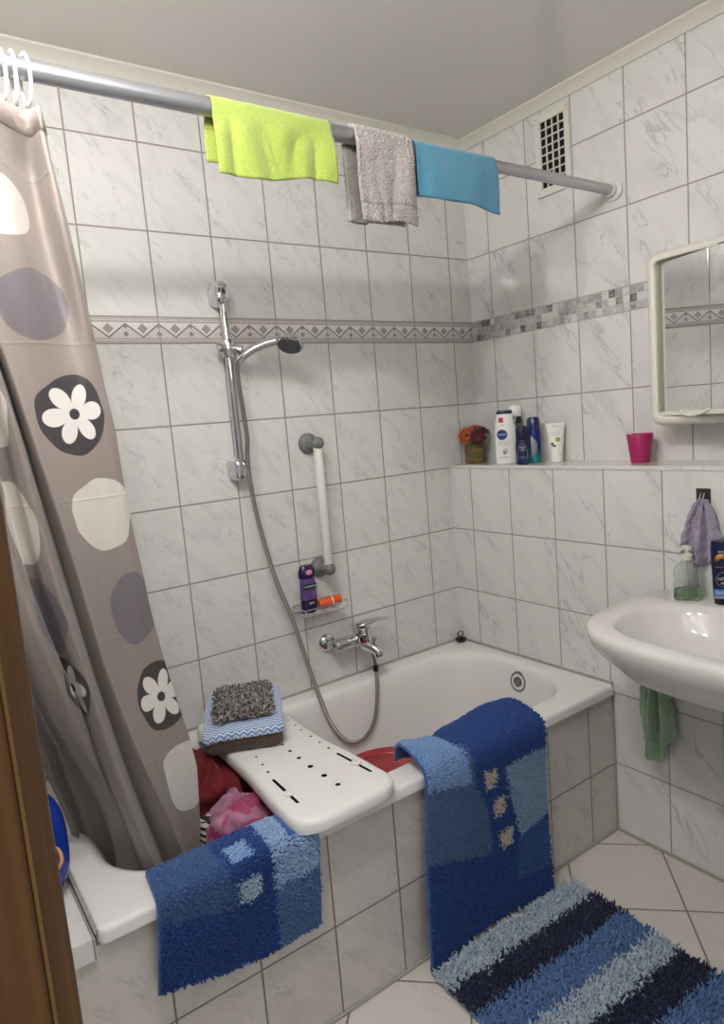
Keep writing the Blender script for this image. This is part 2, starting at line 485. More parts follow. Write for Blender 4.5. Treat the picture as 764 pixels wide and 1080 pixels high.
# door frame (oak) : lining + architrave
d = thing('door_1', 'oak brown door frame at the left edge of the photo', 'door frame', (DX0, YF-.05, 0)); d['kind'] = 'structure'
mb = MB()
mb.box((DX0-.03, YF-.105, 0), (DX0, YF+.012, DZ), .003)
mb.box((DX0-.1, YF-.106, 0), (DX0-.0125, YF-.0905, DZ+.08), .003)
mb.build('frame_post', M_wood, d)
mb = MB(); mb.box((DX0-.0132, YF-.107, 0), (DX0-.0112, YF-.09, DZ), .0005)
mb.build('frame_seal', M_woodlight, d)
mb = MB()
mb.box((DX1, YF-.105, 0), (DX1+.03, YF+.012, DZ), .003); mb.box((DX1+.0125, YF-.106, 0), (DX1+.1, YF-.0905, DZ+.08), .003)
mb.build('frame_post', M_wood, d)
mb = MB()
mb.box((DX0-.03, YF-.105, DZ), (DX1+.03, YF+.012, DZ+.03), .003); mb.box((DX0-.0125, YF-.106, DZ+.012), (DX1+.0125, YF-.0905, DZ+.08), .003)
mb.build('frame_head', M_wood, d)
# floor with diagonal tiles
def fuv(x, y): return (((x+y)/math.sqrt(2)+.605)/.3055, ((x-y)/math.sqrt(2)-.327)/.3055)
mb = MB(); mb.smooth = 0
c = [(-2.6, -3.2), (.35, -3.2), (.35, .08), (-2.6, .08)]
mb.add([(x, y, 0) for x, y in c], [[0, 1, 2, 3]], uvs=[[fuv(*p) for p in c]])
mb.add([(x, y, -.08) for x, y in c], [[3, 2, 1, 0]], uvs=[[fuv(*p) for p in c][::-1]])
struct(mb.build('floor', M_floor, fix=False))
mb = MB(); mb.box((-2.08, YF-.09, ZC), (.26, .08, ZC+.06)); struct(mb.build('ceiling', M_ceil))
# cornice
prof = [(0, 0), (0, -.034), (.006, -.036), (.010, -.03), (.014, -.022), (.030, -.010), (.036, -.006), (.036, 0)]
def cornice(name, a, b, inward):
    mb = MB(); inw = Vector(inward)
    mb.loft([[tuple(Vector(p)+inw*q[0]+Vector((0, 0, ZC+q[1]))) for q in prof] for p in (a, b)])
    struct(mb.build(name, M_cream))
cornice('trim_2', (XL, 0, 0), (XR, 0, 0), (0, -1, 0)); cornice('trim_3', (XR, 0, 0), (XR, YF, 0), (-1, 0, 0))
cornice('trim_4', (XL, 0, 0), (XL, YF, 0), (1, 0, 0))
mb = MB()
mb.tube([(-1.69, -.003, .531), (-.003, -.003, .531), (-.003, -.735, .531), (-.003, -.7335, .50), (-.003, -.7335, .004), (XL, -.7335, .004)], .005, 8)
mb.tube([(-1.688, -.003, .527), (-1.688, -.742, .527)], .0042, 8)
mb.tube([(-.003, -.735, .004), (-.003, YF, .004)], .005, 8)
struct(mb.build('trim_5', M_caulk))

# ------------------------------------------------------------------ bathtub
def rrect(x0, x1, y0, y1, r, z, n=10):
    out = []
    for cx, cy, a0 in ((x1-r, y1-r, 0), (x0+r, y1-r, 90), (x0+r, y0+r, 180), (x1-r, y0+r, 270)):
        for k in range(n+1):
            a = math.radians(a0+90*k/n); out.append((cx+r*math.cos(a), cy+r*math.sin(a), z))
    return out
tub = thing('bathtub', 'built-in white enamel bathtub behind a tiled front', 'bathtub', (-.84, -.37, 0))
mb = MB(); mb.smooth = 50
O = (-1.686, -.0005, -.746, -.0005)
rings = [rrect(*O, .02, .4975), rrect(*O, .02, .518)]
for k in (.35, .7, 1): rings.append(rrect(O[0]+.012*k*k, O[1]-.012*k*k, O[2]+.012*k*k, O[3]-.012*k*k, .02, .518+.012*math.sin(k*PI/2)))
I = (-1.635, -.05, -.668, -.075)
def ins(dx0, dx1, dy, r, z): return rrect(I[0]+dx0, I[1]-dx1, I[2]+dy, I[3]-dy, r, z)
rings += [ins(0, 0, 0, .19, .5305), ins(.004, .004, .004, .19, .5295), ins(.014, .014, .012, .19, .525), ins(.026, .022, .020, .185, .512), ins(.036, .03, .026, .18, .49),
          ins(.10, .05, .045, .17, .36), ins(.18, .07, .062, .16, .23), ins(.23, .09, .08, .15, .155), ins(.27, .12, .10, .13, .125), ins(.33, .17, .14, .10, .11)]
mb.loft(rings, True, False, True)
mb.build('tub_shell', M_white, tub)
mo_ = MB()
mt = Matrix.Translation((-.074, -.385, .462)) @ Matrix.Rotation(math.radians(-81), 4, 'Y')
mo_.lathe([(0, .011), (.010, .011), (.012, .013), (.018, .014), (.020, .009), (.028, .008), (.031, .012), (.036, .012), (.039, .008), (.039, -.004)], 36, mat=mt, cap0=False, cap1=True)
mo_.build('overflow_cover', simple('dark_chrome', '8f8c8b', .18, 1., var=.15, vscale=90), tub)  # darker, slightly mottled chrome tone

# plug
pl = thing('bath_plug', 'black rubber bath plug resting on the back corner of the tub rim', 'plug', (-.035, -.035, .53))
mb = MB(); mb.lathe([(.018, .531), (.020, .533), (.023, .541), (.023, .544), (.012, .549), (.005, .552)], 24, mat=Matrix.Translation((-.035, -.035, 0)))
mb.build('stopper', M_black, pl)
mb = MB(); mb.torus((-.035, -.035, .563), .012, .0022, 'Y', 20, 8, sc=(1.25, .9)); mb.build('pull_ring', M_black, pl)

# ------------------------------------------------------------------ bath board
bd = thing('bath_board', 'white slotted plastic bath board lying across the tub', 'bath board', (-1.09, -.42, .53))
def board_half(y):  # half width as a function of Y (front = -.79)
    t = (y+.79)/.72
    return interp(t, [0, .1, .25, .45, .7, .9, 1], [.142, .148, .143, .130, .126, .132, .130])
def board_outline(inset, z):
    yf, yb = -.792+inset, -.06-inset
    pts = []
    n = 40; r = .055
    xc = lambda y: -1.098-.006*(y+.79)/.72*-1
    L = []
    for k in range(n+1):
        y = yf+(yb-yf)*k/n; hw = board_half(y)-inset
        dy = min(y-yf, yb-y)
        if dy < r: hw -= r-math.sqrt(max(0, r*r-(r-dy)**2))
        L.append((y, hw))
    a = [(xc(y)+hw, y, z) for y, hw in L]; b = [(xc(y)-hw, y, z) for y, hw in L[::-1]]
    return a+b
zt = .577
rings = [board_outline(.006, .5365), board_outline(.001, .541), board_outline(0, .548), board_outline(0, zt-.014), board_outline(.003, zt-.006), board_outline(.009, zt-.0015), board_outline(.018, zt)]
mb = MB(); mb.smooth = 55; mb.loft(rings)
top = mb.build('board_plate', M_plwhite, bd)
# real holes and slots cut through the plate
mh = [(-1.076, -.354, .004), (-1.08, -.40, .0045), (-1.083, -.449, .0055), (-1.085, -.502, .0065), (-1.086, -.565, .008), (-1.084, -.631, .008), (-1.082, -.693, .007)]
hl = [(-1.161, -.315, .0035), (-1.163, -.356, .0035), (-1.169, -.411, .004), (-1.176, -.463, .004), (-1.184, -.51, .0045), (-.985, -.267, .0035), (-.989, -.315, .0035), (-.993, -.356, .0035), (-.994, -.414, .004), (-.995, -.465, .004), (-.995, -.513, .0045)]
cut = MB(); cut.smooth = 0
for x, y, r in mh+hl:
    cut.lathe([(r, .55), (r, .60)], 16, sy=1.0, mat=Matrix.Translation((x, y, 0)))
def slot_ring(x0, y0, x1, y1, w, z):
    d_ = Vector((x1-x0, y1-y0, 0)).normalized(); nn = Vector((-d_.y, d_.x, 0)); out = []
    for (x, y), a0 in (((x1, y1), -90), ((x0, y0), 90)):
        for k in range(9):
            a = math.radians(a0+180*k/8); p = Vector((x, y, z))+d_*w*math.cos(a)+nn*w*math.sin(a); out.append(tuple(p))
    return out
for s_ in ((-1.193, -.558, -1.199, -.692), (-.994, -.558, -.984, -.698)):
    cut.loft([slot_ring(*s_, .0042, .55), slot_ring(*s_, .0042, .60)])
co = cut.build('cutter', M_hole)
bo = top.modifiers.new('holes', 'BOOLEAN'); bo.object = co; bo.operation = 'DIFFERENCE'; bo.solver = 'EXACT'
top.data.materials.append(M_hole)
dg = bpy.context.evaluated_depsgraph_get(); dg.update()
me = bpy.data.meshes.new_from_object(top.evaluated_get(dg)); top.modifiers.clear(); top.data = me
bpy.data.objects.remove(co)
b_ = bmesh.new(); b_.from_mesh(me)
for e in b_.edges:
    e.smooth = not (len(e.link_faces) == 2 and e.calc_face_angle(0) > math.radians(40))
for f in b_.faces: f.smooth = True
b_.to_mesh(me); b_.free()
for x, y in ((-1.197, -.645), (-.988, -.638)):
    mb = MB(); mb.lathe([(.011, zt-.002), (.0135, zt+.001), (.0135, zt+.004), (.011, zt+.0055)], 24, mat=Matrix.Translation((x, y, 0)))
    k_ = mb.build('clamp_knob', M_plwhite, bd)
for x in (-1.197, -.988):
    mb = MB(); mb.box((x-.02, -.66, .512), (x+.02, -.63, .537), .003); mb.build('clamp_foot', M_plwhite, bd)

# ------------------------------------------------------------------ washing in and on the bath
def slab(name, c, sx, sy, z0, z1, rot, mat, parent=None, tilt=0, amp=.004, r=.02, n=26, droop=None, seed=0, uvs=False, vz=0.):
    """soft folded textile block"""
    rings = []
    m = Matrix.Translation((c[0], c[1], 0)) @ Matrix.Rotation(math.radians(rot), 4, 'Z')
    def ring(ins_, z, tt=0.):
        out = []
        for p in rrect(-sx/2+ins_, sx/2-ins_, -sy/2+ins_, sy/2-ins_, r, 0, 7):
            q = []
            for k in range(1): q = p
            out.append(q)
        # subdivide edges
        res = []
        for i in range(len(out)):
            a, b = Vector(out[i]), Vector(out[(i+1) % len(out)])
            L = (b-a).length; k = max(1, int(L/.02)) if L > .03 else 1
            if L > .03: k = 10
            for t in range(k): res.append(a.lerp(b, t/k))
        fin = []
        for p in res:
            d = nz(p.x*18+seed, p.y*18, z*30)*amp
            zz = z+nz(p.x*12, p.y*12+seed, 3.3)*amp*.8+p.x*math.tan(math.radians(tilt))
            if droop: zz += droop(p.x, p.y, tt)
            w = m @ Vector((p.x*(1+d/sx*2), p.y*(1+d/sy*2), zz)); fin.append(tuple(w))
        return fin
    h = z1-z0
    for k in range(7):
        a = -PI/2+PI*k/6
        rings.append(ring(.3*h*(1-math.cos(a)), z0+h/2+h/2*math.sin(a), k/6))
    # inner rings on top so the top is not one big n-gon
    for q in (.25, .5, .75, .92):
        rings.append([tuple(Vector(rings[6][i]).lerp(Vector((*[sum(p[k] for p in rings[6])/len(rings[6]) for k in range(3)],)), q)) for i in range(len(rings[6]))])
    mb = MB(); mb.smooth = 0; mb.loft(rings)
    mi_ = m.inverted()
    for i, f in enumerate(mb.f):
        mb.uv[i] = [(lambda w_: (w_.x, w_.y+vz*w_.z))(mi_ @ Vector(mb.v[k])) for k in f]
    o = mb.build(name, mat, parent)
    for p in o.data.polygons: p.use_smooth = True
    return o
M_brown = cloth('brown_towelling', '3a2a1e', '54402e', bscale=500, bump=.7)
def chevron_material():
    N = NT('blue_white_chevron_towelling')
    uv, U, V = N.uv()
    tri = N.math('PINGPONG', N.math('MULTIPLY', U, 1), .011)
    s_ = N.math('FRACT', N.math('MULTIPLY', N.math('ADD', V, N.math('MULTIPLY', tri, 1.0)), 66))
    k = N.ramp(N.math('ABSOLUTE', N.math('SUBTRACT', s_, .5)), .2, .28)
    N.color(N.mix(k, '5f86bd', 'd4dbe6')); N.set(Roughness=.95, Sheen_Weight=.3)
    N.bump(N.noise(N.obj(), 420, 2), .6, .004)
    return N.m
M_chev = chevron_material()
SC, SR = (-1.126, -.250), -25
def lean(x, y): return .05*y-.012*sstep(-.06, -.115, x)
o = slab('folded_towel', SC, .222, .258, .5785, .636, SR, M_brown, None, amp=.006, seed=3, droop=lambda x, y, t: lean(x, y)*t)
tag(o, 'brown folded towel at the bottom of the stack on the bath board', 'towel')
o = slab('folded_towel', (SC[0]+.001, SC[1]-.001), .232, .268, .637, .657, SR, M_chev, None, amp=.003, seed=5, vz=1., droop=lambda x, y, t: lean(x, y)-.010*sstep(-.10, -.134, y)*(1-t*.5))
tag(o, 'blue and white zigzag patterned towel in the middle of the stack', 'towel')
rot_ = Matrix.Rotation(math.radians(SR), 3, 'Z')
g_ = rot_ @ Vector((.004, .026, 0)); GC = (SC[0]+g_.x, SC[1]+g_.y)
gm = thing('fluffy_cloth', 'grey speckled shaggy cloth lying on top of the towel stack', 'cloth', (GC[0], GC[1], .659))
o = slab('backing', GC, .160, .205, .6595, .670, SR, cloth('grey_backing', '5a5450', '77706b'), gm, amp=.002, seed=9, droop=lambda x, y, t: .05*(y+.026))
def Pg(u, v):
    x, y = (u-.5)*.162, (v-.5)*.208
    e = max(abs(u-.5), abs(v-.5))*2
    p = rot_ @ Vector((x, y, 0)); return (GC[0]+p.x, GC[1]+p.y, .6705+.05*(y+.026)-.010*max(0, e-.85)/.15+.003*nz(x*30, y*30))
DG = [lin('2e2a2a'), lin('5d5654'), lin('9c9490'), lin('c9c1bb')]
pile('shag', Pg, (60, 78), .017, .0017, lambda u, v, r: DG[r.choice((0, 1, 1, 2, 2, 3))], gm, droop=.5, jit=.6, seed=4)

# crumpled laundry under the board
def heap(name, cx, cy, rx, ry, zb, zt_, mat, seed, sharp=1.0, parent=None, n=72, m_=26, fold=.02, skew=(0, 0)):
    rings = []
    for j in range(m_+1):
        t = j/m_; rr = math.cos(t*PI/2)**.55; z = zb+(zt_-zb)*math.sin(t*PI/2)**.9
        ring = []
        for k in range(n):
            a = 2*PI*k/n
            f = 1+.16*nz(math.cos(a)*1.6+seed, math.sin(a)*1.6, t*1.5)
            x = cx+rx*rr*f*math.cos(a)+skew[0]*t; y = cy+ry*rr*f*math.sin(a)+skew[1]*t
            w = nz(x*9+seed*3, y*9, z*7); rdg = 1-abs(nz(x*13+w*.8, y*10+seed, z*12+w))*2
            w2 = 1-abs(nz(x*26+w, y*22+seed*2, z*20))*2
            q = Vector((math.cos(a)*rr, math.sin(a)*rr, .8*t)).normalized()*(fold*(rdg-.6)+fold*.4*(w2-.6))*sharp
            X_, Y_, Z_ = x+q.x, max(y+q.y, -.600), z+q.z*(t > .05)
            lim = .532 if X_ > -1.258 else .574            # tucked under the board and the towels
            ring.append((X_, Y_, lim-.012*(1-math.exp(-max(0, Z_-lim+.02)/.03))-.0 if Z_ > lim-.012 else Z_))
        rings.append(ring)
    mb = MB(); mb.smooth = 0; mb.loft(rings)
    o = mb.build(name, mat, parent)
    for p in o.data.polygons: p.use_smooth = True
    return o
M_red = cloth('dark_red_jersey', '580f14', '681318', bscale=600, bump=.15, rough=1., sheen=0)
o = heap('crumpled_garment', -1.262, -.27, .155, .20, .165, .570, M_red, 2.3, fold=.036)
tag(o, 'dark red crumpled garment in the tub beside the bath board', 'clothing')
def floral_material():
    N = NT('pink_floral_fabric'); o = N.obj()
    w = N.vm('ADD', o, N.vm('MULTIPLY', N.n('ShaderNodeTexNoise').outputs['Color'], (.02, .02, .02)))
    a = N.noise(w, 5.5, 2, .5, 1.2); b = N.noise(w, 8, 3, .5, 1.8)
    c = N.mix(N.ramp(a, .42, .47), '85486a', '9b6482')
    c = N.mix(N.ramp(b, .45, .49), c, '8f2150')
    c = N.mix(N.ramp(N.math('ABSOLUTE', N.math('SUBTRACT', b, .60)), .008, .02, 1, 0), c, '4b0d2a')
    c = N.mix(N.ramp(a, .60, .63), c, '6c0d2a')
    N.color(c); N.set(Roughness=.55, Sheen_Weight=.3); N.bump(N.noise(o, 300, 2), .1, .003)
    return N.m
o = heap('crumpled_garment', -1.275, -.515, .14, .115, .16, .552, floral_material(), 6.1, fold=.019)
tag(o, 'pink and magenta flower patterned garment in the tub behind the hanging mat', 'clothing')
def stripe_material():
    N = NT('black_white_stripe_fabric'); sp = N.n('ShaderNodeSeparateXYZ'); N.L.new(N.obj(), sp.inputs[0])
    k = N.math('FRACT', N.math('MULTIPLY', N.math('ADD', sp.outputs[2], N.math('MULTIPLY', sp.outputs[0], .3)), 70))
    N.color(N.mix(N.ramp(k, .42, .5), '17161a', 'b9b6b6')); N.set(Roughness=.85); return N.m
o = heap('crumpled_garment', -1.360, -.50, .065, .08, .15, .508, stripe_material(), 8.8, fold=.015)
tag(o, 'black and white striped garment beside the shower curtain edge in the tub', 'clothing')
# red bowl upside down in the tub
rb = thing('plastic_bowl', 'round red plastic bowl upside down in the tub under the mat', 'bowl', (-.73, -.42, .112))
mb = MB(); mb.smooth = 40
BZ = .375
mb.lathe([(.205, .118), (.212, .118), (.212, .126), (.205, .13), (.178, BZ-.02), (.172, BZ-.006), (.165, BZ), (.128, BZ), (.125, BZ-.003), (.120, BZ-.003), (.117, BZ-.001), (.0, BZ)], 56, mat=Matrix.Translation((-.735, -.432, 0)), cap0=False, cap1=False)
mb.build('bowl_body', simple('red_plastic', '9c1622', .35, var=.05), rb)
# rim kept as its own rounded edge
mb = MB(); mb.torus((-.735, -.432, .122), .209, .006, 'Z', 56, 10); mb.build('bowl_rim', simple('red_plastic_rim', '9c1622', .35), rb)

# ------------------------------------------------------------------ bath mats and rug
def path_fn(pts):
    P = crom(pts, 14); d = [0]
    for a, b in zip(P[:-1], P[1:]): d.append(d[-1]+(b-a).length)
    def f(s):
        s = min(max(s, 0), d[-1])
        lo, hi = 0, len(d)-1
        while hi-lo > 1:
            m = (lo+hi)//2
            if d[m] <= s: lo = m
            else: hi = m
        t = (s-d[lo])/max(1e-9, d[hi]-d[lo]); return P[lo].lerp(P[hi], t)
    return f, d[-1]
ROY, SLA, LIG, SQ = lin('1f4284'), lin('3d5c8c'), lin('8aaad2'), lin('a6bccf')
# mat on the left
def mix3(a, b, t): return [a[i]+(b[i]-a[i])*t for i in range(3)]
p1, L1 = path_fn([(0, -.612, .47), (0, -.634, .525), (0, -.672, .543), (0, -.735, .5425), (0, -.757, .532), (0, -.760, .50), (0, -.758, .42), (0, -.752, .335), (0, -.7505, .298)])
def P1(u, v):
    cut_ = .045*(1-sstep(0, .55, u))
    q = p1(v*(L1-cut_))
    x = -1.546+u*.364+(-.042*(1-u)-.022*u)*v
    b = .004*nz(u*4+1, v*5)+.006*math.sin(u*5+.6)*v*v
    return (x, q.y-abs(b)-.001, q.z)
def dye1(u, v, r):
    x, y, z = P1(u, v); x += r.gauss(0, .004); z += r.gauss(0, .004)
    s = z if y < -.752 else .54+(y+.752)*.75
    if y > -.752: s = .535+(y+.752)*1.0
    if x > -1.313:
        if s > .447: return mix3(LIG, SQ, r.random()*.5)
        return lin('52739f')
    if abs(x+1.377) < .026 and (-.752 < y < -.70 ): return LIG
    if abs(x+1.371) < .026 and y < -.752 and abs(z-.478) < .026: return SQ
    if x < -1.418+(.545-min(s, .55))*.25 and s > .449-.25*(x+1.397): return SLA
    return ROY
m1 = thing('bath_mat', 'blue tufted bath mat on the left, hanging over the tub edge beside the curtain', 'bath mat', (-1.38, -.75, .53), 'blue patchwork bath mats on the tub edge')
M_matback = cloth('blue_mat_backing', '27488c', '2f549c', bscale=300)
sheet('backing', P1, 36, 60, .006, M_matback, m1)
under = lambda x, y: x > -1.262 and y > -.805
pile('pile', lambda u, v: P1(1-u, v), (112, 124), .0105, .0025, lambda u, v, r: dye1(1-u, v, r), m1, droop=.35, jit=.4, seed=11, keep=lambda u, v: not (P1(1-u, v)[0] > -1.258 and P1(1-u, v)[1] > -.752 and P1(1-u, v)[2] > .527))
mb = MB(); mb.tube([Vector(P1(0, k/40))+Vector((-.001, 0, 0)) for k in range(41)], .0042, 8); mb.build('edge_binding', M_matback, m1)
mb = MB(); mb.tube([Vector(P1(1, .42+.58*k/40))+Vector((.001, 0, 0)) for k in range(41)], .0042, 8); mb.build('edge_binding', M_matback, m1)

# mat on the right, long enough to reach the floor
p2, L2 = path_fn([(0, -.598, .505), (0, -.612, .545), (0, -.65, .566), (0, -.70, .563), (0, -.748, .553), (0, -.770, .528), (0, -.772, .47), (0, -.768, .33), (0, -.766, .16), (0, -.768, .018)])
def P2(u, v):
    q = p2(v*L2)
    k = sstep(.28, 1, v)
    w = .020*k*k*(.5+.5*math.cos(u*2*PI*.95+.15))
    arch = .020*math.exp(-((u-.02)/.10)**2)*(1-sstep(.15, .4, v)) + .016*math.exp(-((u-.78)/.2)**2)*(1-sstep(.1, .32, v)) - .016*math.exp(-((u-.30)/.05)**2)*(1-sstep(.1, .3, v))
    sag = .018*k*u*(1-u)*4
    x = -.842+u*.448 + v*(-.062+.040*u) - .02*math.sin(u*PI)*k
    inside = (1-sstep(0, .2, v))
    y = q.y - w - .004*abs(nz(u*5, v*6)) - .02*inside*(1-sstep(0, .35, u))
    return (x, y, max(.014, q.z+arch))
CRM, RGB_ = lin('bfb5a3'), lin('869fb8')
def dye2(u, v, r):
    x, y, z = P2(u, v); x += r.gauss(0, .004)+.036*v*.2; z += r.gauss(0, .004)
    top_ = v*L2 < .165
    if top_: z = .555
    s = v*L2
    if x < -.712-.0*s and (z > .478-.2*(x+.75) ): return mix3(lin('86a6cf'), lin('7596c4'), r.random())
    if top_ and x > -.712: return ROY
    for cx, cz in ((-.633, .452), (-.602, .356), (-.579, .251)):
        if abs(x-cx) < .023 and abs(z-cz) < .026: return CRM
    xl = interp(z, [.23, .365, .467], [-.526, -.556, -.575])
    if x > xl and z < .468 and z > .232+.2*(x+.526): return RGB_
    if x > -.53-.15*max(0, .232-z) and z <= .24 and z > .10: return lin('35598f')
    xr = interp(z, [.25, .36, .46], [-.64, -.646, -.696])
    if x < xr and z > .304-.33*(x+.88): return mix3(lin('546d92'), lin('46618a'), r.random())
    return ROY
m2 = thing('bath_mat', 'blue tufted bath mat with cream squares hanging over the tub edge down to the floor', 'bath mat', (-.64, -.75, .53), 'blue patchwork bath mats on the tub edge')
sheet('backing', P2, 40, 80, .006, M_matback, m2)
pile('pile', lambda u, v: P2(1-u, v), (132, 200), .0105, .0025, lambda u, v, r: dye2(1-u, v, r), m2, droop=.3, jit=.4, seed=12)
mb = MB(); mb.tube([Vector(P2(0, k/50))+Vector((-.001, 0, 0)) for k in range(51)], .0042, 8); mb.build('edge_binding', M_matback, m2)

# striped rug on the floor
rug = thing('striped_rug', 'shaggy rug with light, navy and mid blue stripes on the tiled floor', 'rug', (-.63, -1.2, 0))
ang = math.radians(-2.5)
def Pr(u, v):
    x = -.905+u*.562; y = -.797-v*.86
    dx, dy = x+.62, y+.8
    X = -.62+dx*math.cos(ang)-dy*math.sin(ang); Y = -.80+dx*math.sin(ang)+dy*math.cos(ang)
    return (X, Y, .008+.001*nz(u*6, v*6))
SB = [(.085, 'b4c1d0'), (.178, '161f40'), (.278, '5a7cae'), (.362, 'b4c1d0'), (.455, '161f40'), (.55, '5a7cae'), (.64, 'b4c1d0'), (.73, '161f40'), (.9, '5a7cae')]
SBL = [(a, lin(c_)) for a, c_ in SB]
def dyer(u, v, r):
    d_ = v*.86+r.gauss(0, .005)+.008*nz(u*7, v*9)
    for a, c_ in SBL:
        if d_ < a: return c_
    return SBL[-1][1]
sheet('backing', Pr, 20, 30, .006, cloth('rug_canvas', '8e98a8', '9aa4b2'), rug)
def Prf(u, v):
    p = Pr(1-u, v); return p
pile('pile', Prf, (118, 175), .024, .0026, lambda u, v, r: dyer(1-u, v, r), rug, droop=.25, jit=.55, seed=21, keep=None)

# ------------------------------------------------------------------ shower curtain, rod, rings
zs = [2.08, 2.0, 1.9, 1.8, 1.7, 1.6, 1.5, 1.4, 1.3, 1.2, 1.1, 1.0, .9, .8, .7, .6, .53, .45]
CL = {
 'L0': (0., [-1.567, -1.56, -1.545, -1.533, -1.521, -1.511, -1.498, -1.493, -1.485, -1.474, -1.464, -1.449, -1.431, -1.41, -1.395, -1.398, -1.402, -1.409]),
 'F1': (.02, [-1.6, -1.595, -1.588, -1.578, -1.569, -1.565, -1.559, -1.551, -1.542, -1.532, -1.522, -1.511, -1.501, -1.482, -1.464, -1.451, -1.444, -1.441]),
 'E1': (-.02, [-1.771, -1.758, -1.742, -1.723, -1.699, -1.679, -1.661, -1.642, -1.625, -1.609, -1.594, -1.578, -1.557, -1.534, -1.508, -1.479, -1.463, -1.447]),
 'D1': (.03, [-1.775, -1.762, -1.746, -1.726, -1.702, -1.683, -1.666, -1.65, -1.635, -1.621, -1.607, -1.592, -1.574, -1.556, -1.538, -1.516, -1.5, -1.486]),
 'B2': (.015, [-1.794, -1.78, -1.763, -1.746, -1.729, -1.712, -1.7, -1.693, -1.684, -1.673, -1.653, -1.635, -1.619, -1.602, -1.584, -1.563, -1.547, -1.527]),
 'B3': (0., [-1.808, -1.797, -1.783, -1.769, -1.756, -1.742, -1.728, -1.716, -1.707, -1.693, -1.673, -1.65, -1.627, -1.608, -1.584, -1.56, -1.545, -1.537]),
 'B4': (0., [-1.828, -1.822, -1.815, -1.807, -1.8, -1.793, -1.785, -1.774, -1.758, -1.741, -1.725, -1.709, -1.69, -1.664, -1.635, -1.61, -1.599, -1.593]),
 'P4': (.02, [-1.839, -1.835, -1.831, -1.826, -1.821, -1.816, -1.812, -1.801, -1.782, -1.763, -1.744, -1.726, -1.707, -1.683, -1.674, -1.656, -1.645, -1.639]),
}
def cx(k, z):
    return interp(-z, [-q for q in zs], CL[k][1])
def plane_y(z): return -.69+(2.1-z)*.075
def cpts(z):
    l0, f1, e1, d1, b2, b3, b4, p4 = [cx(k, z) for k in ('L0', 'F1', 'E1', 'D1', 'B2', 'B3', 'B4', 'P4')]
    tp = sstep(1.55, 1.95, z)
    y0 = plane_y(z)
    pts = [(l0, .006), (l0*.6+f1*.4, -.018*tp-.002), (f1, .050*tp*(1-.75*sstep(1.98, 2.07, z))-.004), (f1*.55+e1*.45, -.034*tp-.010), (f1*.12+e1*.88, -.018), (e1, -.018),
           (e1*.3+d1*.7, .012), (d1, .034), (d1*.82+b2*.18+.001, .022), (d1*.5+b2*.5, -.018), (d1*.1+b2*.9, -.002), (b2, .018), (b2*.5+b3*.5, .034), (b3+.002, .036), (b3-.002, .004), (b3*.6+b4*.4, -.020), (b4+.003, -.008), (b4, .016), (b4*.5+p4*.5, .024), (p4, .02), (p4-.02, .045), (p4-.04, .02), (p4-.055, .05)]
    k = 1-sstep(.56, 1.15, z)
    out = []
    for i, (x, o) in enumerate(pts):
        g = k*sstep(11, 19, i); out.append(Vector((x+.030*g+.02*k*sstep(19, 22, i), y0+o+.17*g, z)))
    return out
NSEG = 9
refp = crom(cpts(1.3), NSEG); ua = [0]
for a, b in zip(refp[:-1], refp[1:]): ua.append(ua[-1]+(b-a).length)
NZ = 130
ztop, zbot = 2.075, .40
mb = MB(); mb.smooth = 0
V = []; nU = len(ua)
for j in range(NZ+1):
    z = ztop+(zbot-ztop)*j/NZ
    for i, p in enumerate(crom(cpts(z), NSEG)):
        w = .0045*nz(ua[i]*14, z*2.3)+.0022*nz(ua[i]*38, z*5, 4.)*(1+1.8*sstep(1.6, 1.95, z))+.0012*nz(ua[i]*70, z*14, 9.)
        V.append((p.x+w*.4, p.y+w, p.z+(.004*math.sin(ua[i]*40) if j == 0 else 0)))
F = []; U = []
for j in range(NZ):
    for i in range(nU-1):
        a = j*nU+i; F.append([a, a+1, a+nU+1, a+nU])
        za, zb = ztop+(zbot-ztop)*j/NZ, ztop+(zbot-ztop)*(j+1)/NZ
        U.append([(ua[i], za), (ua[i+1], za), (ua[i+1], zb), (ua[i], zb)])
mb.add(V, F, uvs=U)
def u_at(X, z):
    P = crom(cpts(z), NSEG)[:NSEG*5+1]
    k = min(range(len(P)), key=lambda i: abs(P[i].x-X)); return ua[k]
